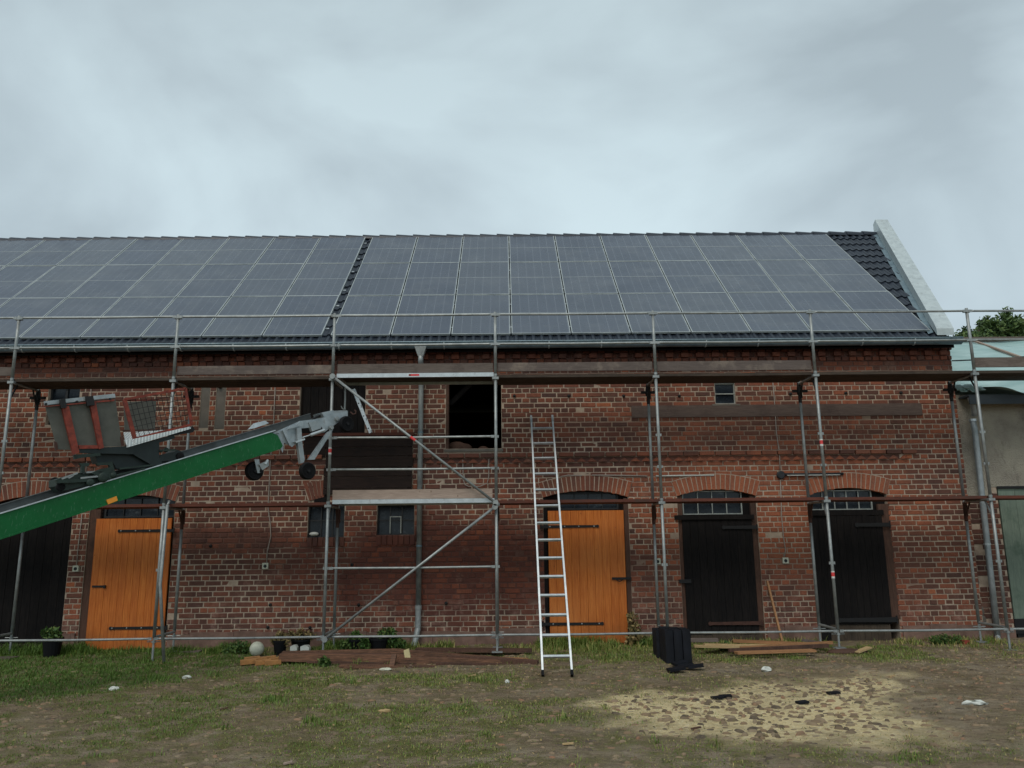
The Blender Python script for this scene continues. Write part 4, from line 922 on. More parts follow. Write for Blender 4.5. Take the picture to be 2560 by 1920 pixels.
plate('head_box', 'alu_dull', zz2([(950, 420), (1080, 390), (1125, 500), (1000, 545)]), .0, .06)
plate('head_bar', 'alu_head', zz2([(590, 530), (625, 525), (710, 725), (685, 735)]), -.02, .03)
plate('head_bar', 'alu_head', zz2([(830, 400), (850, 470), (800, 480), (650, 520), (700, 470), (780, 450)]), -.015, .03)
plate('head_bar', 'iron', zz2([(995, 375), (1140, 300), (1150, 320), (1000, 395)]), .12, .1)
plate('support_leg', 'alu_dull', zz2([(790, 500), (840, 490), (860, 690), (895, 930), (885, 970), (840, 990), (800, 720)]), -.03, .06)
plate('support_leg', 'alu_dull', zz2([(1215, 555), (1290, 515), (1030, 935), (950, 935)]), .0, .05)
plate('support_collar', 'alu', zz2([(770, 685), (895, 640), (900, 660), (780, 705)]), -.05, .1)
b = MB(); b.tube([LP(*Z2(860, 630), -.03), LP(*Z2(980, 592), -.03)], .010, 8); b.tube([LP(*Z2(975, 595), -.03), LP(*Z2(1165, 528), -.03)], .024, 10); b.build('gas_strut', 'alu', hst)
b = MB(); b.lathe(LP(*Z2(1275, 490), -.04), SS, [(.03, 0), (.03, .05)], 10); b.lathe(LP(*Z2(1350, 370), -.02), SS, [(.03, 0), (.03, .05)], 10); b.build('pivot', 'galv', hst)
def wheel(u, v, s, r, par=None, w_=.075):
    c = LP(u, v, s); b = MB(); b.lathe(c, SS, [(r*.62, 0), (r*.86, -.006), (r*.97, .012), (r, .03), (r, w_-.03), (r*.97, w_-.012), (r*.86, w_), (r*.62, w_)], 26); wo = b.build('wheel', 'rubber', par or hst); smooth_by_angle(wo, .7)
    d = MB(); d.lathe(c+SS*-.004, SS, [(r*.22, -.012), (r*.25, .004), (r*.38, .012), (r*.56, .006), (r*.60, .0), (r*.61, .02)], 20); d.build('rim', 'plastic_b', wo)
    d = MB(); d.lathe(c+SS*-.018, SS, [(r*.13, 0), (r*.16, .01)], 10); d.build('hub_cap', 'iron', wo); return wo
wheel(*Z2(1488, 440), -.10, .124); wheel(*Z2(950, 1090), -.12, .128)
wheel(*Z2(215, 1090), .06, .134)
plate('wheel_bracket', 'alu_dull', zz2([(200, 930), (265, 930), (285, 1120), (245, 1120)]), .03, .02); plate('wheel_bracket', 'galv', zz2([(265, 1000), (400, 940), (400, 1020), (310, 1080)]), .0, .03)
plate('wheel_bracket', 'alu', zz2([(340, 990), (380, 930), (395, 940), (365, 1000)]), -.02, .02)
b = MB(); b.lathe(LP(*Z2(300, 1095), .02), SS, [(.028, 0), (.028, .03)], 10); b.build('pulley', 'plastic_b', hst)
plate('top_fairing', 'alu', zz2([(130, 515), (210, 430), (345, 395), (400, 430), (200, 500)]), WD, .06)
# lower support of the hoist (outside the frame on the left): a two wheeled chassis on the ground
tL = tS+.15; pL = LC(tL, WD/2, -HH)
b = MB(); b.obox(pL, (pL.x+.1, pL.y, GZ+.05), .08, .08, (0, 1, 0)); b.box(pL.x-.1, pL.x+.3, pL.y-.5, pL.y+.5, GZ-.01, GZ+.06); b.build('chassis', 'green_dark', hst)
# ---- trolley riding on the beam
tro = thing('hoist_trolley', 'rusty red and grey loading trolley with wire gate riding on the green hoist', 'trolley')
Z1 = lambda x, y: (100+x*.18083, 980+y*.18083)
def tp(nm, mat, pts, s, th, par=None): 
    b = MB(); b.prism([LP(*Z1(x, y), s) for x, y in pts], SS*th); return b.build(nm, mat, par or tro)
tp('side_panel', 'plate_grey', [(72, 190), (1040, 85), (1140, 745), (440, 775), (430, 800), (245, 795)], .0, .015)
tp('top_ledge', 'alu_dull', [(60, 128), (1035, 22), (1045, 75), (70, 180)], -.02, .03)
tp('top_trim', 'redbar', [(10, 200), (1030, 100), (1032, 125), (12, 212)], -.035, .012)
tp('post', 'redbar', [(300, 200), (400, 195), (545, 830), (460, 870)], -.05, .04); tp('post', 'redbar', [(690, 160), (775, 150), (885, 770), (820, 790)], -.05, .04)
tp('hinge_block', 'iron', [(285, 95), (350, 85), (370, 215), (290, 225)], -.075, .05); tp('hinge_block', 'iron', [(640, 60), (735, 55), (760, 180), (655, 190)], -.075, .05)
tp('cross_bar', 'redbar', [(535, 735), (825, 735), (830, 780), (545, 785)], -.04, .03); tp('cross_bar', 'blackgreen', [(540, 785), (1150, 750), (1300, 740), (1290, 860), (830, 850), (560, 840)], -.02, .05)
tp('foot_bar', 'green_dark', [(470, 865), (830, 845), (840, 880), (600, 905), (480, 930)], -.03, .05)
tp('bracket', 'rust', [(200, 680), (240, 700), (250, 800), (215, 810)], -.01, .03); tp('bracket', 'rust', [(1110, 620), (1150, 600), (1165, 740), (1130, 745)], -.01, .03)
for (x, y) in ((85, 165), (515, 132), (970, 95)): b = MB(); b.lathe(LP(*Z1(x, y), -.045), SS, [(.014, 0), (.014, .02)], 8); b.build('bolt', 'iron', tro)
# wire gate
gf = MB()
gate_pts = [(1165, 105), (2010, -50), (2095, 450), (1310, 645)]
for i in range(4):
    a, c = LP(*Z1(*gate_pts[i]), -.03), LP(*Z1(*gate_pts[(i+1) % 4]), -.03); gf.obox(a, c, .03 if i != 3 else .045, .032, SS)
gf.obox(LP(*Z1(1195, 118), .0), LP(*Z1(1640, 110), .0), .02, .02, SS)
gate = gf.build('gate_frame', 'redbar', tro)
A4 = [np.array(LP(*Z1(*g), -.02)) for g in gate_pts]
bil = lambda a, b_: (A4[0]*(1-a)+A4[1]*a)*(1-b_)+(A4[3]*(1-a)+A4[2]*a)*b_
for i in range(1, 12):
    b = MB(); b.tube([bil(i/12, .0), bil(i/12+random.uniform(-.006, .006), 1)], .0035, 5); b.build('wire', 'iron', gate)
for j in range(1, 7):
    b = MB(); b.tube([bil(0, j/7), bil(1, j/7)], .0035, 5); b.build('wire', 'iron', gate)
tp('rear_panel', 'plate_grey', [(1160, 140), (1610, 120), (1590, 525), (1170, 530)], .25, .012)
tp('rear_sill', 'rust', [(1150, 525), (1640, 515), (1640, 535), (1155, 550)], .24, .02)
# checker plate floor
fl = MB(); q1_, q2_, q3_, q4_ = LP(*Z1(1200, 752), -.05), LP(*Z1(2085, 492), -.05), LP(*Z1(1600, 535), .24), LP(*Z1(1155, 555), .24)
fl.prism([q1_, q2_, q3_, q4_], (0, 0, -.015)); 
m = Mat('checker_plate', .4, .4); vo = m.n('ShaderNodeTexWave'); vo.inputs['Scale'].default_value = 12; m.L(m.pos, vo.inputs['Vector']); m.col(m.ramp(vo.outputs['Fac'], [(.4, hexl(190, 194, 194)), (.6, hexl(225, 228, 226))])); m.bump(vo.outputs['Fac'], .5, .01)
MT['checker'] = m.m
fl.build('floor_plate', 'checker', tro)
tp('floor_edge', 'checker', [(1165, 660), (1250, 650), (1290, 700), (1290, 720), (1205, 755)], -.05, .02); tp('floor_edge', 'checker', [(1310, 645), (2070, 480), (2085, 495), (1850, 560), (1315, 715)], -.05, .02)
tp('floor_bearer', 'iron', [(1790, 600), (2080, 500), (2110, 470), (2140, 520), (2120, 555), (1850, 600)], .0, .1)
tp('gusset_plate', 'blackgreen', [(1300, 735), (1850, 590), (1870, 640), (1650, 700), (1650, 890), (1700, 1000), (1580, 1030), (1300, 870), (1270, 800)], .0, .02)
tp('underframe', 'blackgreen', [(750, 840), (1300, 830), (1340, 880), (1560, 1010), (1430, 1060), (1060, 1060), (1000, 960), (800, 985)], .06, .2)
tp('bogie', 'blackgreen', [(1650, 870), (1850, 830), (1900, 800), (1980, 830), (2000, 890), (1980, 935), (1680, 960)], .02, .3)
tp('bogie', 'green_dark', [(545, 985), (680, 980), (680, 1020), (620, 1030), (620, 1120), (570, 1120), (575, 1030)], -.02, .05)
tp('bogie', 'green_dark', [(780, 980), (1000, 960), (1020, 1040), (1060, 1160), (980, 1200), (850, 1180), (700, 1120), (850, 1060), (970, 1040), (960, 1010), (800, 1015)], -.03, .06)
tp('bogie', 'green_dark', [(230, 1210), (560, 1110), (600, 1130), (700, 1090), (1050, 1110), (1070, 1170), (650, 1290), (300, 1370), (230, 1300)], .03, .3)
tp('bogie', 'green_dark', [(225, 1215), (640, 1200), (690, 1220), (640, 1240), (430, 1255), (240, 1260)], -.03, .04)
for (x, y, r, s) in ((210, 1240, .055, .35), (290, 1310, .05, .02), (1940, 885, .05, .0), (700, 1250, .045, -.03), (880, 1180, .06, -.04), (1020, 1150, .035, -.04), (1680, 815, .02, -.02), (1750, 800, .03, .05)):
    b = MB(); b.lathe(LP(*Z1(x, y), s), SS, [(r*.4, -.01), (r*.8, -.004), (r, .004), (r, .03), (r*.7, .04)], 14); b.build('roller', 'rubber' if x in (210, 290, 1940) else 'green_dark', tro)
for (a, c) in (((300, 1200), (520, 1120)), ((390, 1190), (460, 1150)), ((560, 1190), (850, 1160)), ((640, 1110), (860, 1105)), ((1100, 1060), (1560, 1010)), ((1660, 810), (1880, 800)), ((1050, 1150), (1450, 1060))):
    b = MB(); b.obox(LP(*Z1(*a), -.02), LP(*Z1(*c), -.02), .02, .02, SS); b.build('rod', 'galv' if a[0] < 700 else 'green_dark', tro)
# slotted aluminium bar and hook hanging by the loft opening
b = MB(); a_, c_ = W(884, 973, .35), W(927, 1082, .35); b.obox(a_, c_, .055, .03, (0, 1, 0)); sb_ = b.build('slotted_bar', 'alu', None); tag(sb_, 'slotted aluminium bar leaning in front of the dark loft opening', 'metal bar')
for t in (.06, .33, .62, .9):
    p = Vector(a_).lerp(Vector(c_), t); c = MB(); c.lathe((p.x-.008, .33, p.z), (0, 1, 0), [(.011, 0), (.011, .006)], 8); c.build('slot', 'iron', sb_)
    p = Vector(a_).lerp(Vector(c_), t+.07 if t < .85 else .97); c = MB(); c.obox(p+Vector((.014, -.018, .02)), p+Vector((.02, -.018, -.02)), .008, .006, (0, 1, 0)); c.build('slot', 'iron', sb_)
b = MB(); b.tube([W(863, 965, .4), W(863, 1000, .4), W(862, 1024, .4)], .016, 8); b.tube([W(862, 1024, .4), W(856, 1022, .4), W(853, 1015, .4)], .009, 8); tag(b.build('hanging_pipe', 'galv', None), 'short steel pipe with hook hanging in the loft opening', 'pipe')
b = MB(); b.tube([W(u, v, -.15) for u, v in ((876, 1030), (883, 1036), (889, 1034), (890, 1028), (886, 1025))], .011, 8); tag(b.build('hook', 'rust', None), 'small rusty hook beside the wheel of the hoist head', 'hook')
#@@ NEIGHBOUR
nb = thing('outbuilding', 'grey rough-cast shed with green door and pale blue-green membrane roof at the right', 'shed')
YN = 1.22; XN0 = XCORN+.06
xg = W(2491, 1217, YN)[0]; xg2 = xg+2.6; zg = W(2520, 1217, YN)[2]; zgb = W(2560, 1550, YN)[2]
b = MB(); b.box(XN0, 25, YN, YN+.35, zg+.0, 3.82); b.box(xg2, 25, YN, YN+.35, -.4, zg)
b.box(XN0, XN0+.42, YN-.0, YN+.35, 2.05, zg-.001)
nw = b.build('wall', 'roughcast', nb)
b = MB(); b.box(XN0, xg, YN+.01, YN+.35, -.45, 2.05); b.box(XN0+.425, xg, YN+.01, YN+.35, 2.05, zg); b.build('pier', 'mortar', nb)
pier = nb.children[-1] if nb.children else None
pier = [o for o in COL.objects if o.parent == nb and o.name.startswith('pier')][0]
r = 0; z = -.32
while z < zg-.06:
    x = XN0+.0+(SL/4 if r % 2 else 0); step = SL/2 if r % 2 else SL
    segs = []
    x -= step
    while x < xg:
        a, b2 = max(x+.008, XN0+.0), min(x+step-.008, xg)
        if b2-a > .03 and (z > 2.05 or True) and not (z > 2.0 and a < XN0+.42):
            if not (random.random() < .16 and b2 < XN0+.35):
                q = MB(); brick_geo(q, a, b2, z+.0075, z+CH-.0075, YN-.002+random.uniform(-.004, .004), YN+.1, random.random()*.35); q.build('brick', 'brick', pier)
        x += step
    z += CH; r += 1
b = MB(); b.box(XN0+.0, xg-.0, YN-.015, YN+.05, -.45, -.12); b.build('plinth', 'plinth', nb)
b = MB()
for i in range(9):     # loose mortar patch on the pier
    p = W(2405+random.uniform(-12, 25)+i*4, 1360+i*24, YN); b.sphere((p[0], YN-.004, p[2]), .1*random.uniform(.5, 1.0), 10, 6, (.6, .12, 1.1))
b.build('mortar_patch', 'render_grey', nb, smooth=True)
dr = MB(); dr.box(xg+.02, xg2, YN+.06, YN+.09, zgb-.0, zgb+.1); dg = dr.build('green_door', 'iron', nb)
nbd = 9
for i in range(nbd):
    a = xg+.03+i*(xg2-xg-.03)/nbd; q = MB(); q.box(a+.003, a+(xg2-xg)/nbd-.006, YN+.02+random.uniform(0, .004), YN+.058, zgb+.02 if True else 0, zg-.17); q.build('board', 'door_green', dg)
for i in range(nbd):
    a = xg+.03+i*(xg2-xg-.03)/nbd; q = MB(); q.box(a+.003, a+(xg2-xg)/nbd-.006, YN+.03, YN+.058, zg-.155, zg-.03); q.build('board', 'door_green', dg)
q = MB(); q.box(xg+.01, xg2, YN-.0, YN+.06, zg-.168, zg-.156); q.box(xg+.0, xg2+.05, YN-.006, YN+.05, zg-.028, zg+.012); q.build('door_rail', 'iron', dg)
q = MB(); q.box(xg+.01, xg2, YN+.0, YN+.05, -.22, zgb+.018); q.box(xg+.05, xg2, YN+.02, YN+.3, -.4, -.22); q.build('threshold', 'iron', nb)
b = MB(); b.box(XN0+.1, 25, YN-.32, YN-.3, 3.6, 3.76); b.box(XN0+.1, 25, YN-.3, YN, 3.74, 3.77); b.build('eave_board', mk_plain('slate_blue_board', (58, 68, 76), .6, 0, .2, 4), nb)
# membrane roof, wrinkled
NX, NY = 90, 50; v_, f_ = [], []
ye, ze, yr, zr = .78, 3.80, 4.5, 5.62
for j in range(NY+1):
    t = j/NY; y = ye+(yr-ye)*t
    xl = gx(y, .03) if y > YW else XN0+.08
    for i in range(NX+1):
        x = xl+(26-xl)*i/NX
        wz = .020*math.sin(3.1*x+9*t+1.3*math.sin(2*x))+.014*math.sin(9*t*3+x*1.1)+.02*math.sin(17*t+2.5*x)*(1-t)
        wz += .04*math.exp(-((x-18.7)/.25)**2)*math.exp(-((t-.0)/.06)**2)
        v_.append((x, y-(.05*math.sin(5*x) if j == 0 else 0), ze+(zr-ze)*t+wz*1.3+(.02*math.sin(11*x) if j == 0 else 0)))
for j in range(NY):
    for i in range(NX): a = j*(NX+1)+i; f_.append((a, a+1, a+NX+2, a+NX+1))
b = MB(); b.add(v_, f_); b.build('roof_membrane', 'tarp', nb, smooth=True)
b = MB(); b.add([(gx(yr), yr, zr-.06), (26, yr, zr-.06), (26, 8.3, 3.8), (gx(8.3), 8.3, 3.8)], [(0, 1, 2, 3)]); b.build('rear_roof', 'tarp', nb)
b = MB(); b.box(20, 26, 8.0, 8.3, -.4, 3.75); b.box(25.7, 26, YN, 8, -.4, 3.75); b.build('rear_walls', 'roughcast', nb)
def onroof(u, v, dz=.05):
    d = ray(u, v); nrm = np.array([0, -(zr-ze), (yr-ye)]); p0 = np.array([0, ye, ze+dz]); t = ((p0-CAM)@nrm)/(d@nrm); return CAM+d*t
b = MB(); b.obox(onroof(2434, 852), onroof(2580, 903), .06, .035); b.build('batten', 'wood_pale', nb)
b = MB(); 
for i in range(3): b.obox((19.2, yr-.1+i*.1, zr+.03), (26, yr-.1+i*.1, zr+.03), .05, .06)
b.build('ridge_batten', 'wood_old', nb)
b = MB(); b.tube([W(2380, 902, .9), W(2430, 900, .9), W(2480, 899, .9), W(2570, 891, .9)], .012, 6); tag(b.build('power_line', 'iron', None), 'black cable strung in front of the blue-green membrane roof', 'cable')
b = MB(); b.tube([W(2425, 993, .95), W(2432, 1010, 1.0), W(2436, 1030, 1.08), W(2436, 1040, 1.1)], .045, 12); b.tube([W(2432, 1053, 1.08), W(2437, 1075, 1.1), W(2455, 1240, 1.1), W(2475, 1420, 1.1), W(2494, 1590, 1.1)], .048, 12); dpn = b.build('downpipe', 'alu_dull', nb, smooth=True)
b = MB(); b.lathe(W(2432, 1052, 1.1), (0, 0, 1), [(.06, -.01), (.06, .03)], 12); b.lathe(W(2468, 1361, 1.1), (0, 0, 1), [(.056, -.01), (.056, .02)], 12); b.tube([W(2494, 1592, 1.08), W(2497, 1604, 1.0)], .04, 10); b.build('pipe_clip', 'alu', dpn)
# slumped mass of torn membrane at the roof corner
b = MB()
for i in range(7):
    p = W(2392+i*9, 962+6*math.sin(i*1.7)+i*1.5, .7); q_ = W(2402+i*9, 975+5*math.sin(i*2.1), .6); b.obox(p, q_, .12, .01, (0, .3, 1))
b.build('torn_membrane', 'tarp', nb)
#@@ TREES
def leaf_cloud(name, blobs, n, size, mat, parent=None, var=(0, 1), seed=1, **k):
    r = np.random.default_rng(seed); wts = np.array([b[3]**2 for b in blobs]); wts = wts/wts.sum(); idx = r.choice(len(blobs), n, p=wts)
    bl = np.array([(b[0], b[1], b[2], b[3]) for b in blobs])[idx]; d = r.normal(size=(n, 3)); d /= np.linalg.norm(d, axis=1)[:, None]
    rad = r.random(n)**.45*(.85+.35*r.random(n)); c = bl[:, :3]+d*(bl[:, 3]*rad)[:, None]*np.array([1, 1, .85])
    a = r.normal(size=(n, 3)); a /= np.linalg.norm(a, axis=1)[:, None]; b_ = np.cross(a, r.normal(size=(n, 3))); b_ /= np.linalg.norm(b_, axis=1)[:, None]
    s = size*(.5+r.random(n))[:, None]
    V = np.stack([c-a*s, c+b_*s*.5, c+a*s, c-b_*s*.5], 1).reshape(-1, 3); Fc = np.arange(4*n).reshape(n, 4)
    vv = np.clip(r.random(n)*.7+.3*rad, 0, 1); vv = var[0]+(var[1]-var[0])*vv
    return bigmesh(name, V, Fc, np.repeat(vv, 4), mat, parent, **k)
tl = ['dark slender tree just right of the barn gable', 'small bushy tree behind the left part of the membrane roof', 'dense tree behind the middle of the membrane roof', 'pale green bush top behind the membrane roof', 'tall tree at the right edge behind the membrane roof', 'broad tree farthest right beyond the shed']
specs = [(2445, 800, 20, 1.0), (2478, 806, 19, 1.0), (2406, 836, 18.5, .7), (2515, 812, 22, 1.2), (2558, 780, 20, 1.1), (2610, 790, 21, 1.4)]
for i, (u, v, Y, r) in enumerate(specs):
    p = W(u, v, Y); top = p[2]; tr = thing('tree', tl[i], 'tree', 'trees behind the shed')
    b = MB(); b.tube([(p[0], Y, -.4), (p[0]+.1, Y, top*.4), (p[0]-.1, Y+.1, top*.75), (p[0], Y, top-.3)], [.22, .16, .1, .03], 8)
    for q in range(5): 
        zq = top*(.5+.09*q); an = q*2.4; b.tube([(p[0], Y, zq), (p[0]+math.cos(an)*r*.8, Y+math.sin(an)*r*.8, zq+.8)], [.06, .02], 6)
    b.build('trunk', 'bark', tr)
    bl = []
    rr = random.Random(i)
    for q in range(16): 
        f = rr.random(); bl.append((p[0]+rr.uniform(-1, 1)*r*(1.5-.9*f), Y+rr.uniform(-1, 1)*r, top-.35-2.2*(1-f), .38+.5*(1-f)*rr.random()+.15))
    for q in range(5): bl.append((p[0]+rr.uniform(-1, 1)*r, Y+rr.uniform(-.6, .6), top-.3*rr.random(), .2+.1*rr.random()))
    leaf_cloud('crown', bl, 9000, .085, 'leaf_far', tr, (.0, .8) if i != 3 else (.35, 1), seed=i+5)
#@@ GROUND
def vnoise(x, y, s, seed=0):
    r = np.random.default_rng(seed); T = r.random((256, 256)); x = x*s; y = y*s; xi = np.floor(x).astype(int); yi = np.floor(y).astype(int); fx = x-xi; fy = y-yi; fx = fx*fx*(3-2*fx); fy = fy*fy*(3-2*fy)
    g = lambda a, b: T[a % 256, b % 256]
    return (g(xi, yi)*(1-fx)+g(xi+1, yi)*fx)*(1-fy)+(g(xi, yi+1)*(1-fx)+g(xi+1, yi+1)*fx)*fy
def fbm(x, y, s, seed=0): return .5*vnoise(x, y, s, seed)+.3*vnoise(x, y, s*2.1, seed+1)+.2*vnoise(x, y, s*4.3, seed+2)
def gh(x, y):
    x = np.asarray(x, float); y = np.asarray(y, float)
    near = np.clip((20-np.hypot(x-10, y+2))/8, 0, 1)
    return GZ+near*(.05*(fbm(x, y, .8, 3)-.5)+.03*(fbm(x, y, 3.2, 9)-.5)+.03*np.clip((y+.3)/1.4, 0, 1))-.012
SP = np.array([G(u, v)[:2] for u, v in [(1500, 1762), (1640, 1728), (1830, 1722), (2020, 1690), (2120, 1662), (2230, 1672), (2290, 1730), (2300, 1790), (2330, 1840), (2100, 1862), (1900, 1866), (1700, 1830), (1560, 1805)]])
def sdf(x, y):     # signed distance to straw outline, positive inside
    x = np.asarray(x, float); y = np.asarray(y, float); ins = np.zeros(x.shape, bool); dm = np.full(x.shape, 1e9); n = len(SP)
    for i in range(n):
        ax, ay = SP[i]; bx, by = SP[(i+1) % n]; c = ((ay > y) != (by > y)) & (x < (bx-ax)*(y-ay)/(by-ay+1e-12)+ax); ins ^= c
        dx, dy = bx-ax, by-ay; t = np.clip(((x-ax)*dx+(y-ay)*dy)/(dx*dx+dy*dy), 0, 1); dm = np.minimum(dm, np.hypot(x-ax-t*dx, y-ay-t*dy))
    return np.where(ins, dm, -dm)
def strawf(x, y): return np.clip((sdf(x, y)+.22+1.5*(fbm(x, y, 1.5, 21)-.5))/1.25, 0, 1)*(.55+.45*np.clip((fbm(x, y, 2.2, 23)-.3)/.25, 0, 1))
def grassf(x, y):
    x = np.asarray(x, float); y = np.asarray(y, float)
    lush = np.clip((7.4-x)/2.2, 0, 1)*np.clip((y+3.5+.38*np.clip(5.2-x, -2, 4)+1.2*(fbm(x, y, .9, 31)-.5))/.9, 0, 1)
    edge = np.clip((y+1.5+1.3*(fbm(x, y, .7, 33)-.5))/.8, 0, 1)*np.clip(1.1-.6*(x > 16.6), 0, 1)*np.where((x > 8.5) & (x < 11), .4, .8)*np.clip(1-.7*((x > 15.8) & (y > .55)), 0, 1)*np.clip((fbm(x, y, 1.6, 43)-.3)/.2, .1, 1)
    mid = .75*np.clip((fbm(x, y, 1.0, 35)-.36)/.22, 0, 1)*np.clip((15.5-x)/5, .12, 1)
    front = .7*np.clip((fbm(x, y, 1.1, 37)-.47)/.2, 0, 1)*np.clip((-3.9-y)/1.2, 0, 1)
    g = np.maximum.reduce([lush, edge, mid, front]); g = g*(1-.92*strawf(x, y))
    return np.clip(g*(.45+1.1*fbm(x, y, 3.4, 39)), 0, 1)
def grid(x0, x1, y0, y1, st, skirt=False):
    xs = np.arange(x0, x1+st/2, st); ys = np.arange(y0, y1+st/2, st); X, Y = np.meshgrid(xs, ys); return X, Y
X, Y = grid(1, 20.4, -8.2, 1.4, .05); nx, ny = X.shape[1], X.shape[0]
V = np.stack([X, Y, gh(X, Y)], -1).reshape(-1, 3)
ii = np.arange(nx*ny).reshape(ny, nx); Fq = np.stack([ii[:-1, :-1], ii[:-1, 1:], ii[1:, 1:], ii[1:, :-1]], -1).reshape(-1, 4)
# far sheet: ring of big quads around the fine patch out to the horizon
bx = [1, 20.4]; by = [-8.2, 1.4]; FR = 900
def edge_pts():
    pts = []
    pts += [ii[0, k] for k in range(nx)]; pts += [ii[k, nx-1] for k in range(1, ny)]; pts += [ii[ny-1, k] for k in range(nx-2, -1, -1)]; pts += [ii[k, 0] for k in range(ny-2, 0, -1)]; return pts
ep = edge_pts(); P_ = V[ep]; c0 = np.array([10.7, -3.4]); rings = [ep]; extra = []; base = len(V)
for s_ in (1.4, 2.5, 8, 90):
    q = P_.copy(); q[:, :2] = c0+(P_[:, :2]-c0)*s_; q[:, 2] = GZ-.012; extra.append(q); rings.append(list(range(base, base+len(ep)))); base += len(ep)
V2 = np.vstack([V]+extra); F2 = [Fq]
for a, b_ in zip(rings[:-1], rings[1:]):
    a = np.array(a); b_ = np.array(b_); F2.append(np.stack([a, b_, np.roll(b_, -1), np.roll(a, -1)], -1))
F2 = np.vstack(F2)
gro = bigmesh('ground', V2, F2, np.zeros(len(V2)), 'earth', None, kind='structure')
st_ = strawf(V2[:, 0], V2[:, 1]); st_[len(V):] = 0; g_ = grassf(V2[:, 0], V2[:, 1]); g_[len(V):] = .5
for nm_, ar in (('straw', st_), ('grass', g_)):
    a = gro.data.attributes.new(nm_, 'FLOAT', 'POINT'); a.data.foreach_set('value', ar.astype(np.float32))
gro.data.polygons.foreach_set('use_smooth', np.ones(len(gro.data.polygons), bool))
# cobbles
sp_ = .112; cx_, cy_ = np.meshgrid(np.arange(2.2, 19.8, sp_), np.arange(-7.6, .55, sp_*.62)); cx_ = cx_+(np.arange(cx_.shape[0]) % 2)[:, None]*sp_/2
cx_ = cx_.ravel(); cy_ = cy_.ravel(); nC = len(cx_); cx_ = cx_+rng.normal(0, .034, nC); cy_ = cy_+rng.normal(0, .026, nC)
sw = strawf(cx_, cy_); gw = grassf(cx_, cy_); keep = (rng.random(nC) < np.clip(.62+.3*sw-.7*gw, .02, 1)) 
cx_, cy_, sw = cx_[keep], cy_[keep], sw[keep]; nC = len(cx_)
ra = .028+.044*rng.random(nC)**1.6; rb = ra*rng.uniform(.36, .66, nC); an = rng.normal(0, .5, nC); up_ = np.where(sw > .4, rng.uniform(.002, .030, nC), rng.uniform(-.008, .020, nC)); cvv = rng.random(nC)
gz_ = gh(cx_, cy_)
def stones(sel):
    K = 8; ang = np.arange(K)*2*math.pi/K; n = len(sel)
    jit = 1+rng.normal(0, .17, (n, K)); rings_ = []
    for (rr, hh) in ((1.0, -.02), (.9, .55), (.55, .92)):
        lx = np.cos(ang)[None]*ra[sel][:, None]*rr*jit; ly = np.sin(ang)[None]*rb[sel][:, None]*rr*jit
        ca, sa = np.cos(an[sel])[:, None], np.sin(an[sel])[:, None]
        z = (gz_[sel]-.03)[:, None]+(up_[sel]+.03)[:, None]*hh+0*lx if hh > 0 else (gz_[sel]-.03)[:, None]+0*lx
        rings_.append(np.stack([cx_[sel][:, None]+lx*ca-ly*sa, cy_[sel][:, None]+lx*sa+ly*ca, z], -1))
    top = np.stack([cx_[sel], cy_[sel], gz_[sel]+up_[sel]], -1)[:, None]
    Vv = np.concatenate(rings_+[top], 1); m_ = 3*K+1
    f = []
    for q in range(2):
        for k in range(K): f += [(q*K+k, q*K+(k+1) % K, (q+1)*K+(k+1) % K), (q*K+k, (q+1)*K+(k+1) % K, (q+1)*K+k)]
    for k in range(K): f.append((2*K+k, 2*K+(k+1) % K, 3*K))
    f = np.array(f); Ff = (f[None]+(np.arange(n)*m_)[:, None, None]).reshape(-1, 3); return Vv.reshape(-1, 3), Ff, np.repeat(cvv[sel], m_)
P3 = np.stack([cx_, cy_, gz_], -1)-CAM; wv = P3@_fw; pu = 1280+F*(P3@RT)/wv; pv = 960-F*(P3@UP)/wv
score = np.where((pu > 0) & (pu < 2560) & (pv < 1915), ra/wv*(up_ > .009), 0); order = np.argsort(-score)
def smooth(o): o.data.polygons.foreach_set('use_smooth', np.ones(len(o.data.polygons), bool)); return o
for i in order[:295]: Vv, Ff, vv = stones(np.array([i])); smooth(bigmesh('cobblestone', Vv, Ff, vv, 'stone', gro))
Vv, Ff, vv = stones(order[295:]); smooth(bigmesh('cobbles', Vv, Ff, vv, 'stone', gro, kind='stuff'))
# grass blades
def blades(name, n, dens, hmin, hmax, wd, mat, box_, seed, varf=None, flat=0, **k):
    r = np.random.default_rng(seed); x = r.uniform(box_[0], box_[1], n); y = r.uniform(box_[2], box_[3], n); d = dens(x, y); kp = r.random(n) < d; x, y, d = x[kp], y[kp], d[kp]; n = len(x)
    h = r.uniform(hmin, hmax, n)*(.35+.8*d)*np.clip(1+(y+3)*.14, .55, 1.2); a = r.uniform(0, 2*math.pi, n); ln = r.uniform(.2, .9, n)*h+flat*h; z = gh(x, y)-.004
    wx, wy = np.cos(a+1.57)*wd, np.sin(a+1.57)*wd; dx, dy = np.cos(a)*ln, np.sin(a)*ln
    hh = h*(1-flat)
    V = np.stack([np.stack([x-wx, y-wy, z], -1), np.stack([x+wx, y+wy, z], -1), np.stack([x+dx*.45+wx*.7, y+dy*.45+wy*.7, z+hh*.65], -1), np.stack([x+dx*.45-wx*.7, y+dy*.45-wy*.7, z+hh*.65], -1), np.stack([x+dx, y+dy, z+hh], -1)], 1).reshape(-1, 3)
    f = np.array([(0, 1, 2), (0, 2, 3), (3, 2, 4)]); Ff = (f[None]+(np.arange(n)*5)[:, None, None]).reshape(-1, 3)
    v = varf(x, y, r, d) if varf else r.random(n); return bigmesh(name, V, Ff, np.repeat(v, 5), mat, **k)
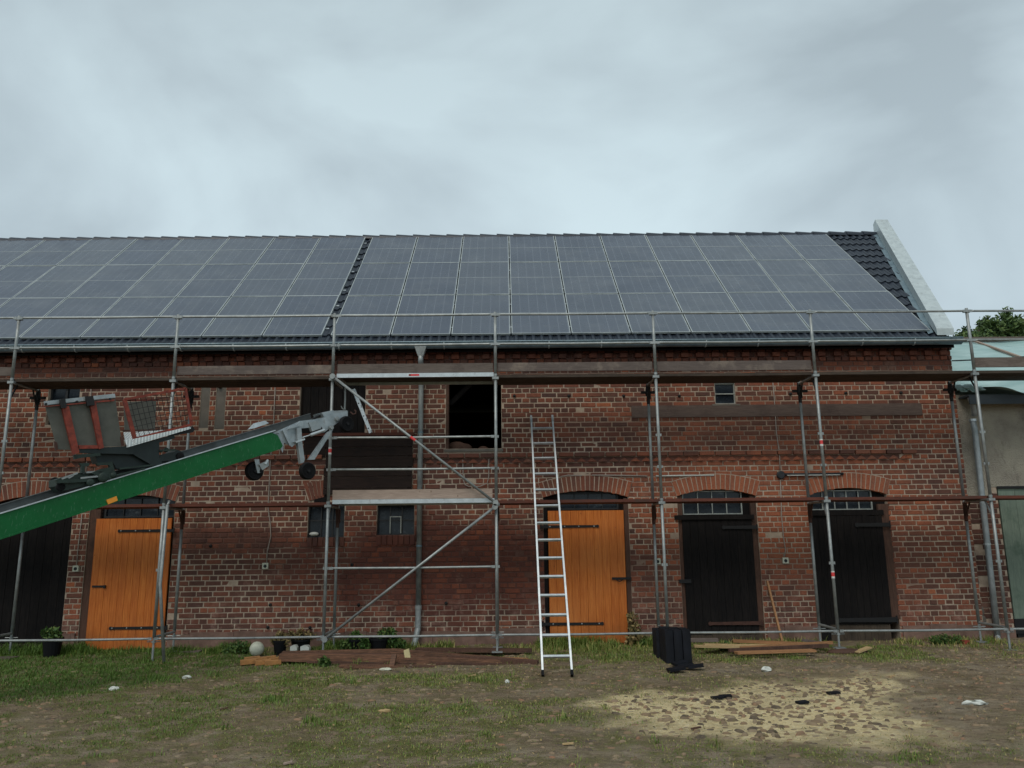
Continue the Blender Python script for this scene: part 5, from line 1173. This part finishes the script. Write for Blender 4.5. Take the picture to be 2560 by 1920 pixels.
gv = lambda x, y, r, d: np.clip(.08+.12*np.clip((x-4)/4, 0, 1)+.35*r.random(len(x))+.55*(1-d)*r.random(len(x))+.35*np.clip((x-5)/5, 0, 1)*r.random(len(x)), 0, 1)
blades('grass', 520000, lambda x, y: grassf(x, y)**1.2*.85, .012, .042, .0035, 'grassm', (1.2, 20, -7.6, 1.05), 11, gv, kind='stuff')
tuft = lambda x, y: np.clip((vnoise(x, y, 4.1, 51)-.8)/.1, 0, 1)*np.clip(grassf(x, y)*1.5+.12, 0, 1)*(1-strawf(x, y))
blades('grass_tufts', 160000, tuft, .03, .095, .004, 'grassm', (1.2, 20, -7.6, .95), 12, gv, kind='stuff')
edge_w = lambda x, y: np.clip((y-.15)/.6, 0, 1)*np.clip((fbm(x, y, 1.3, 61)-.5)/.15, 0, 1)*np.where((x > 9.6) & (x < 10.9), .2, 1)*np.where(x > 13, .45, 1)
blades('weeds', 60000, edge_w, .04, .14, .005, 'grassm', (1.2, 20, .1, 1.04), 13, gv, kind='stuff')
blades('straw', 60000, lambda x, y: strawf(x, y)*.8+.25*(strawf(x, y) > .02), .02, .06, .002, 'strawm', (9.5, 18.5, -6.5, -.9), 14, flat=.85, kind='stuff')
blades('dry_litter', 60000, lambda x, y: np.clip((fbm(x, y, 1.1, 71)-.4)/.3, 0, .8), .015, .05, .004, 'leaf_dry', (1.5, 20, -7.5, .3), 15, lambda x, y, r, d: .3+.7*r.random(len(x)), flat=.8, kind='stuff')
#@@ YARD
def gz1(x, y): return float(gh(np.array([x]), np.array([y]))[0])
# ball, canisters, pots
p = G(642, 1632, GZ); x_, y_ = p[0], p[1]; y_ = .25; x_ = W(642.5, 1615, y_)[0]
b = MB(); b.sphere((x_, y_, gz1(x_, y_)+.105), .108, 20, 14); tag(b.build('ball', 'plastic_ball', None, smooth=True), 'round yellowish white ball lying in the weeds by the wall', 'ball')
for (u, lab, w_) in ((735.6, 'narrow white canister left of the pair behind the beams', .05), (763.6, 'wider white canister right of the pair behind the beams', .066)):
    q = W(u, 1623, .1); b = MB(); z0 = gz1(q[0], .1)
    b.prism([(q[0]-w_, .05, z0), (q[0]+w_, .05, z0), (q[0]+w_, .05, z0+.14), (q[0]+w_*.6, .05, z0+.17), (q[0]-w_*.4, .05, z0+.17), (q[0]-w_, .05, z0+.155)], (0, .1, 0)); tag(b.build('canister', 'plastic_w', None), lab, 'canister', 'white canisters by the wall')
def pot(u, v0, v1, r, Yp, lab, leaves=None, mat='leaf'):
    q = W(u, (v0+v1)/2, Yp); x = q[0]; zt = W(u, v0, Yp)[2]; zb = gz1(x, Yp)-.01
    t = thing('plant_pot', lab, 'plant pot'); b = MB(); b.lathe((x, Yp, zb), (0, 0, 1), [(r*.72, 0), (r*.95, zt-zb-.03), (r*1.04, zt-zb-.028), (r*1.04, zt-zb), (r*.9, zt-zb), (r*.85, zt-zb-.02)], 16); b.build('pot', 'plastic_b', t)
    if leaves: leaf_cloud('foliage', [(x+dx, Yp+dy, zt+dz, rr) for dx, dy, dz, rr in leaves], 420, .028, mat, t, seed=int(u))
pot(700, 1600, 1648, .11, .35, 'black plant pot with dry hanging leaves left of the canisters', [(0, 0, .05, .1), (-.08, 0, .0, .08), (.08, 0, -.02, .08)], 'leaf_dry')
pot(889, 1597, 1632, .13, .55, 'smaller black pot among green weeds right of the third scaffold pole', [(0, 0, .03, .1), (-.1, -.05, -.1, .09)])
pot(946, 1595, 1632, .15, .45, 'large black pot with green leaves left of the downpipe foot', [(.08, 0, .06, .12), (.18, 0, .08, .1), (-.2, -.05, -.12, .1)])
pot(131, 1594, 1632, .15, .45, 'dark planter with sparse leaves in front of the left black door', [(0, 0, .05, .13), (-.12, 0, .08, .08)])
pot(752, 1597, 1625, .16, .6, 'dark low tub with bronze leaves behind the white canisters', [(0, 0, .05, .12), (-.15, 0, .06, .08), (.15, 0, .04, .08)], 'leaf_dry')
def plant(lab, u, Yp, blobs, n=400, mat='leaf', sz=.025):
    x = W(u, 1600, Yp)[0]; z = gz1(x, Yp); t = thing('weed', lab, 'plant'); b = MB()
    for i in range(4): b.tube([(x+random.uniform(-.05, .05), Yp, z-.02), (x+random.uniform(-.12, .12), Yp, z+blobs[0][2])], .004, 5)
    b.build('stem', 'leaf_dry', t); leaf_cloud('foliage', [(x+a, Yp+b_, z+c, r) for a, b_, c, r in blobs], n, sz, mat, t, seed=int(u)+3)
plant('leafy green weed under the window between the poles', 870, .5, [(0, 0, .12, .13), (.12, 0, .05, .1), (-.08, 0, .05, .1)], 500)
plant('pale green weed by the large pot', 912, .35, [(0, 0, .12, .1), (0, 0, .2, .06)], 350)
plant('weed clump right of the large pot', 985, .55, [(0, 0, .15, .14), (.1, 0, .1, .1)], 450)
plant('dry climbing plant right of the second orange door', 1583, .92, [(0, 0, .45, .09), (.02, 0, .3, .11), (.06, 0, .15, .14), (.0, 0, .05, .15)], 420, 'leaf_dry', .035)
plant('low green weed right of the dry climbing plant', 1612, .8, [(0, 0, .04, .1), (.12, 0, .04, .08)], 250)
plant('leafy weed by the ball', 598, .5, [(0, 0, .1, .14), (-.15, 0, .06, .12), (.15, 0, .05, .1)], 450)
plant('weed at the right corner of the barn', 2360, .6, [(0, 0, .06, .12), (-.15, 0, .03, .1), (.2, 0, .05, .1)], 450)
plant('low weed by the laths', 1815, .1, [(0, 0, .04, .12), (.2, 0, .03, .1)], 400)
plant('blue-green thistle in front of the beams', 812, -.75, [(0, 0, .05, .09)], 260)
# red-brown beam pile
def beamp(lab, u0, v0, u1, v1, Y0, Y1, wd, ht, mat='wood_red', name='timber_beam', lift=0):
    a, c = W(u0, v0, Y0), W(u1, v1, Y1); b = MB(); n = 4
    for i in range(1): b.obox(a, c, wd, ht)
    o = b.build(name, mat, None); tag(o, lab, 'timber beam' if 'beam' in name else 'board'); return o
beamp('long rear beam of the brown pile', 706, 1634, 985, 1628, -.25, -.1, .12, .06)
beamp('long red-brown front beam with split surface, left half of the pile', 700, 1643, 1060, 1648, -.5, -.45, .14, .10)
beamp('thin pale-edged batten on the front beam', 768, 1655, 1040, 1660, -.66, -.66, .05, .025, 'wood_brown')
beamp('beam slanting down to the right on top of the pile', 978, 1627, 1285, 1652, -.3, -.5, .12, .06)
beamp('heavy beam forming the right half of the pile', 1000, 1650, 1332, 1658, -.55, -.6, .16, .09)
beamp('broken plank low in the pile front', 850, 1664, 1180, 1666, -.8, -.75, .16, .03)
beamp('splintered plank at the right end of the pile', 1120, 1642, 1345, 1656, -.45, -.7, .14, .05, 'wood_brown')
beamp('dark board lying behind the beams under the downpipe', 1040, 1624, 1330, 1626, .2, .1, .2, .04, 'wood_brown')
beamp('short reddish stake standing upright against the pile', 986, 1637, 979, 1672, -.72, -.85, .07, .05, 'wood_red', 'timber_stake')
for i, (u0, v0, u1, v1, Y0, w_, h_, mt, lb) in enumerate([
    (720, 1637, 1000, 1639, -.38, .1, .05, 'wood_brown', 'grey-brown batten between the rear and front beams of the pile'),
    (860, 1669, 1010, 1667, -.92, .1, .02, 'wood_red', 'thin splintered slat lying foremost left of the stake'),
    (1015, 1667, 1130, 1668, -.9, .12, .02, 'wood_brown', 'flat broken slat foremost right of the stake'),
    (1060, 1640, 1320, 1650, -.35, .07, .05, 'wood_lath', 'paler narrow batten on the right half of the pile'),
    (1090, 1660, 1300, 1663, -.78, .08, .04, 'wood_brown', 'dark narrow batten low at the right front of the pile'),
    (945, 1655, 1200, 1649, -.62, .06, .03, 'wood_red', 'thin reddish strip across the middle of the pile')]):
    beamp(lb, u0, v0, u1, v1, Y0, Y0+.05, w_, h_, mt)
# carton and bricks
b = MB(); q = W(1018, 1634, -.62); b.prism([W(1009, 1627, -.62), W(1022, 1622, -.62), W(1026, 1644, -.62), (W(1012, 1645, -.62))], (0, .05, 0)); tag(b.build('carton', 'cardboard', None), 'small yellow and white carton standing on the beams', 'carton')
MT['brick_yellow'] = mk_plain('yellow_brick', (186, 132, 78), .9, 0, .4, 14)
for i, (u, v) in enumerate([(628, 1653), (645, 1656), (655, 1661), (668, 1652), (690, 1655), (712, 1650), (680, 1662), (618, 1660)]):
    q = G(u, v, GZ); b = MB(); b.obox((q[0]-.1, q[1], GZ+.02), (q[0]+.1, q[1]+.08, GZ+.03), .11, .06)
    tag(b.build('loose_brick', 'brick_yellow', None), ['leftmost', 'second from left', 'foremost middle', 'middle rear', 'rear right', 'rightmost', 'front right', 'front left'][i]+' loose sandy brick in the row left of the beams', 'brick', 'loose bricks by the beams')
q = G(2413, 1612, GZ); b = MB(); b.obox((q[0]-.06, q[1], GZ+.03), (q[0]+.06, q[1]+.02, GZ+.035), .09, .07); tag(b.build('loose_brick', 'redbar', None), 'bright red broken brick near the right corner of the barn', 'brick')
# stacked black roof tiles on end
offs = [(1668, 0), (1690, .02), (1712, .0)]
for i, (u, dy) in enumerate([(1650, .25), (1675, -.95), (1697, -.97), (1719, -.93)]):
    t = thing('tile_stack', ['rear left bundle of black roof tiles standing on end', 'left front bundle of black roof tiles standing on end', 'middle front bundle of black roof tiles standing on end', 'right front bundle of black roof tiles standing on end'][i], 'roof tiles', 'black roof tiles stacked on end')
    Yf = -.62 if i == 0 else dy-.0; Yf = -.95 if i else -.45
    zf0 = gz1(12.9, Yf)
    for j in range(7 if i else 5):
        y0 = Yf+j*.068+random.uniform(-.004, .004)
        xa_, xb2 = W(u-(10.6 if i else 8), 1610, Yf)[0], W(u+9.4, 1610, Yf)[0]; h0 = W(u, 1576, Yf)[2]+random.uniform(-.01, .01)
        pts = []; nn = 10; fr_ = []; 
        for k in range(nn+1):
            x = xa_+(xb2-xa_)*k/nn; fr_.append((x, y0-.012*abs(math.sin(math.pi*1*k/nn))-.0, zf0))
        for k in range(nn, -1, -1):
            x = xa_+(xb2-xa_)*k/nn; fr_.append((x, y0+.045-.012*abs(math.sin(math.pi*1*k/nn)), zf0))
        b = MB(); b.prism(fr_, (0, .03, h0-zf0)); b.build('roof_tile', 'tileb', t)
for i, (u, v, a, lab) in enumerate([(1690, 1673, .2, 'flat black tile piece at the foot of the tile bundles'), (1715, 1666, -.4, 'black tile piece leaning at the front of the bundles'), (1740, 1668, -.5, 'curved black tile fragment right of the bundles'), (1700, 1660, .5, 'black tile piece on top of the fragments'), (1793, 1738, .1, 'flat dark slate piece lying left in the straw'), (1813, 1735, -.1, 'second dark slate piece beside the left one in the straw'), (2083, 1728, .1, 'dark slab lying in the straw at the right'), (2005, 1750, .5, 'tilted dark shard standing in the straw')]):
    q = G(u, v, GZ+.03); b = MB(); L_ = .11 if i < 4 else .065; zz = gz1(q[0], q[1])+(.05 if i < 4 else .02)
    d = Vector((math.cos(a), math.sin(a)*.4, .12 if i < 4 else .05)) * L_; b.obox(Vector((q[0], q[1], zz))-d, Vector((q[0], q[1], zz))+d, .15 if i < 4 else .08, .03 if i < 4 else .02); b.cv = .5
    tag(b.build('tile_fragment', 'tileb', None), lab, 'tile fragment')
# laths by the dark doors
for (lab, a, c, Ya, Yc, w_, h_, mt) in [
    ('grey board end leaning low behind the tile bundles', (1725, 1600), (1795, 1600), .35, .3, .1, .05, 'wood_old'),
    ('orange lath on top of the lath pile', (1832, 1602), (2045, 1611), .1, .0, .05, .045, 'wood_lath'),
    ('fresh pale board in the middle of the lath pile', (1760, 1612), (1960, 1615), .0, -.02, .12, .03, 'wood_yellow'),
    ('orange pole end crossing the lath pile', (1850, 1620), (2080, 1606), -.2, .05, .06, .04, 'wood_lath'),
    ('brown pole lying in front of the laths', (1822, 1626), (2070, 1614), -.3, -.1, .06, .05, 'wood_brown'),
    ('broken reddish board at the front of the lath pile', (1840, 1632), (2035, 1626), -.5, -.35, .14, .03, 'wood_lath'),
    ('pale short board at the left of the lath pile', (1735, 1615), (1850, 1618), -.1, -.15, .1, .03, 'wood_yellow'),
    ('grey flat board right of the leaning broomstick', (2005, 1600), (2060, 1608), .35, .2, .14, .025, 'wood_old')]:
    b = MB(); b.obox(W(*a, Ya), W(*c, Yc), w_, h_); tag(b.build('lath', mt, None), lab, 'board')
b = MB(); b.obox(W(1918, 1453, 1.04), W(1955, 1603, .75), .03, .045, (0, 1, 0)); tag(b.build('leaning_lath', 'wood_lath', None), 'thin wooden lath leaning on the wall between the black doors', 'lath')
b = MB(); q = G(2157, 1633); b.obox((q[0]-.12, q[1]-.05, GZ+.02), (q[0]+.15, q[1]+.1, GZ+.07), .1, .02); tag(b.build('wood_offcut', 'wood_yellow', None), 'pale splintered wood offcut right of the boulder foot', 'offcut')
def crumple(name, lab, u, v, r, sq, mat='plastic_w'):
    q = G(u, v, GZ); b = MB(); b.sphere((q[0], q[1], gz1(q[0], q[1])+r*sq[2]*.6), r, 9, 6, sq); b.v = [(x+random.uniform(-1, 1)*r*.22, y+random.uniform(-1, 1)*r*.2, z+random.uniform(-1, 1)*r*.12) for x, y, z in b.v]
    tag(b.build(name, mat, None), lab, 'litter')
for i_, (u_, v_, mt_, lb_) in enumerate([(1180, 1690, 'wood_yellow', 'pale wood chip near the right end of the brown beam pile'), (560, 1770, 'wood_brown', 'brown wood chip in the worn earth at the left'), (1740, 1822, 'wood_brown', 'brown wood chip at the lower left of the straw patch'),
    (1420, 1858, 'wood_yellow', 'pale wood chip in the foreground below the ladder'), (2230, 1690, 'wood_yellow', 'pale wood chip above the upper right tip of the straw patch'), (720, 1905, 'wood_pale', 'greyish wood chip at the very bottom left of the yard')]):
    q = G(u_, v_, GZ); b = MB(); a_ = random.uniform(-.5, .5); L_ = random.uniform(.03, .06); z_ = gz1(q[0], q[1])+.012
    b.obox((q[0]-math.cos(a_)*L_, q[1]-math.sin(a_)*L_, z_), (q[0]+math.cos(a_)*L_, q[1]+math.sin(a_)*L_, z_+.012), .025, .012)
    tag(b.build('wood_chip', mt_, None), lb_, 'wood chip', 'wood chips scattered on the yard')
crumple('rag', 'white crumpled rag on the ground right of the black tiles', 1916, 1676, .07, (1, .7, .5)); crumple('rag', 'white plastic scrap at the right of the yard', 2437, 1762, .09, (1.6, .5, .25))
crumple('rag', 'whitish lump near the ladder foot', 1268, 1706, .03, (1, .8, .8)); crumple('rag', 'white scrap in the grass left of the middle', 286, 1725, .05, (1.3, .8, .5)); crumple('rag', 'pale scrap on the grass below the orange door', 467, 1694, .045, (1.4, .8, .5))
crumple('rag', 'pale wooden chip in the middle of the yard', 960, 1778, .045, (1.6, .6, .4), 'wood_yellow'); crumple('rag', 'greyish lump under the beams', 965, 1671, .05, (1.8, .7, .4), 'plastic_ball')
# a few dozen small leaves and chips, scattered: fine litter
b = MB(); r_ = random.Random(5)
for i in range(5200):
    q = (r_.uniform(1.5, 19.9), r_.uniform(-7.8, .3), GZ); z = gz1(q[0], q[1])+.012; s = r_.uniform(.005, .02)*(1 if i > 300 else 1.3); a = r_.uniform(0, 3.1); b.cv = r_.random()**1.2
    dx, dy = math.cos(a)*s, math.sin(a)*s; b.add([(q[0]-dx, q[1]-dy, z), (q[0]+dy*.5, q[1]-dx*.5, z+.008), (q[0]+dx, q[1]+dy, z+.014), (q[0]-dy*.5, q[1]+dx*.5, z+.004)], [(0, 1, 2, 3)])
b.build('leaf_litter', 'leaf_dry', None, kind='stuff')
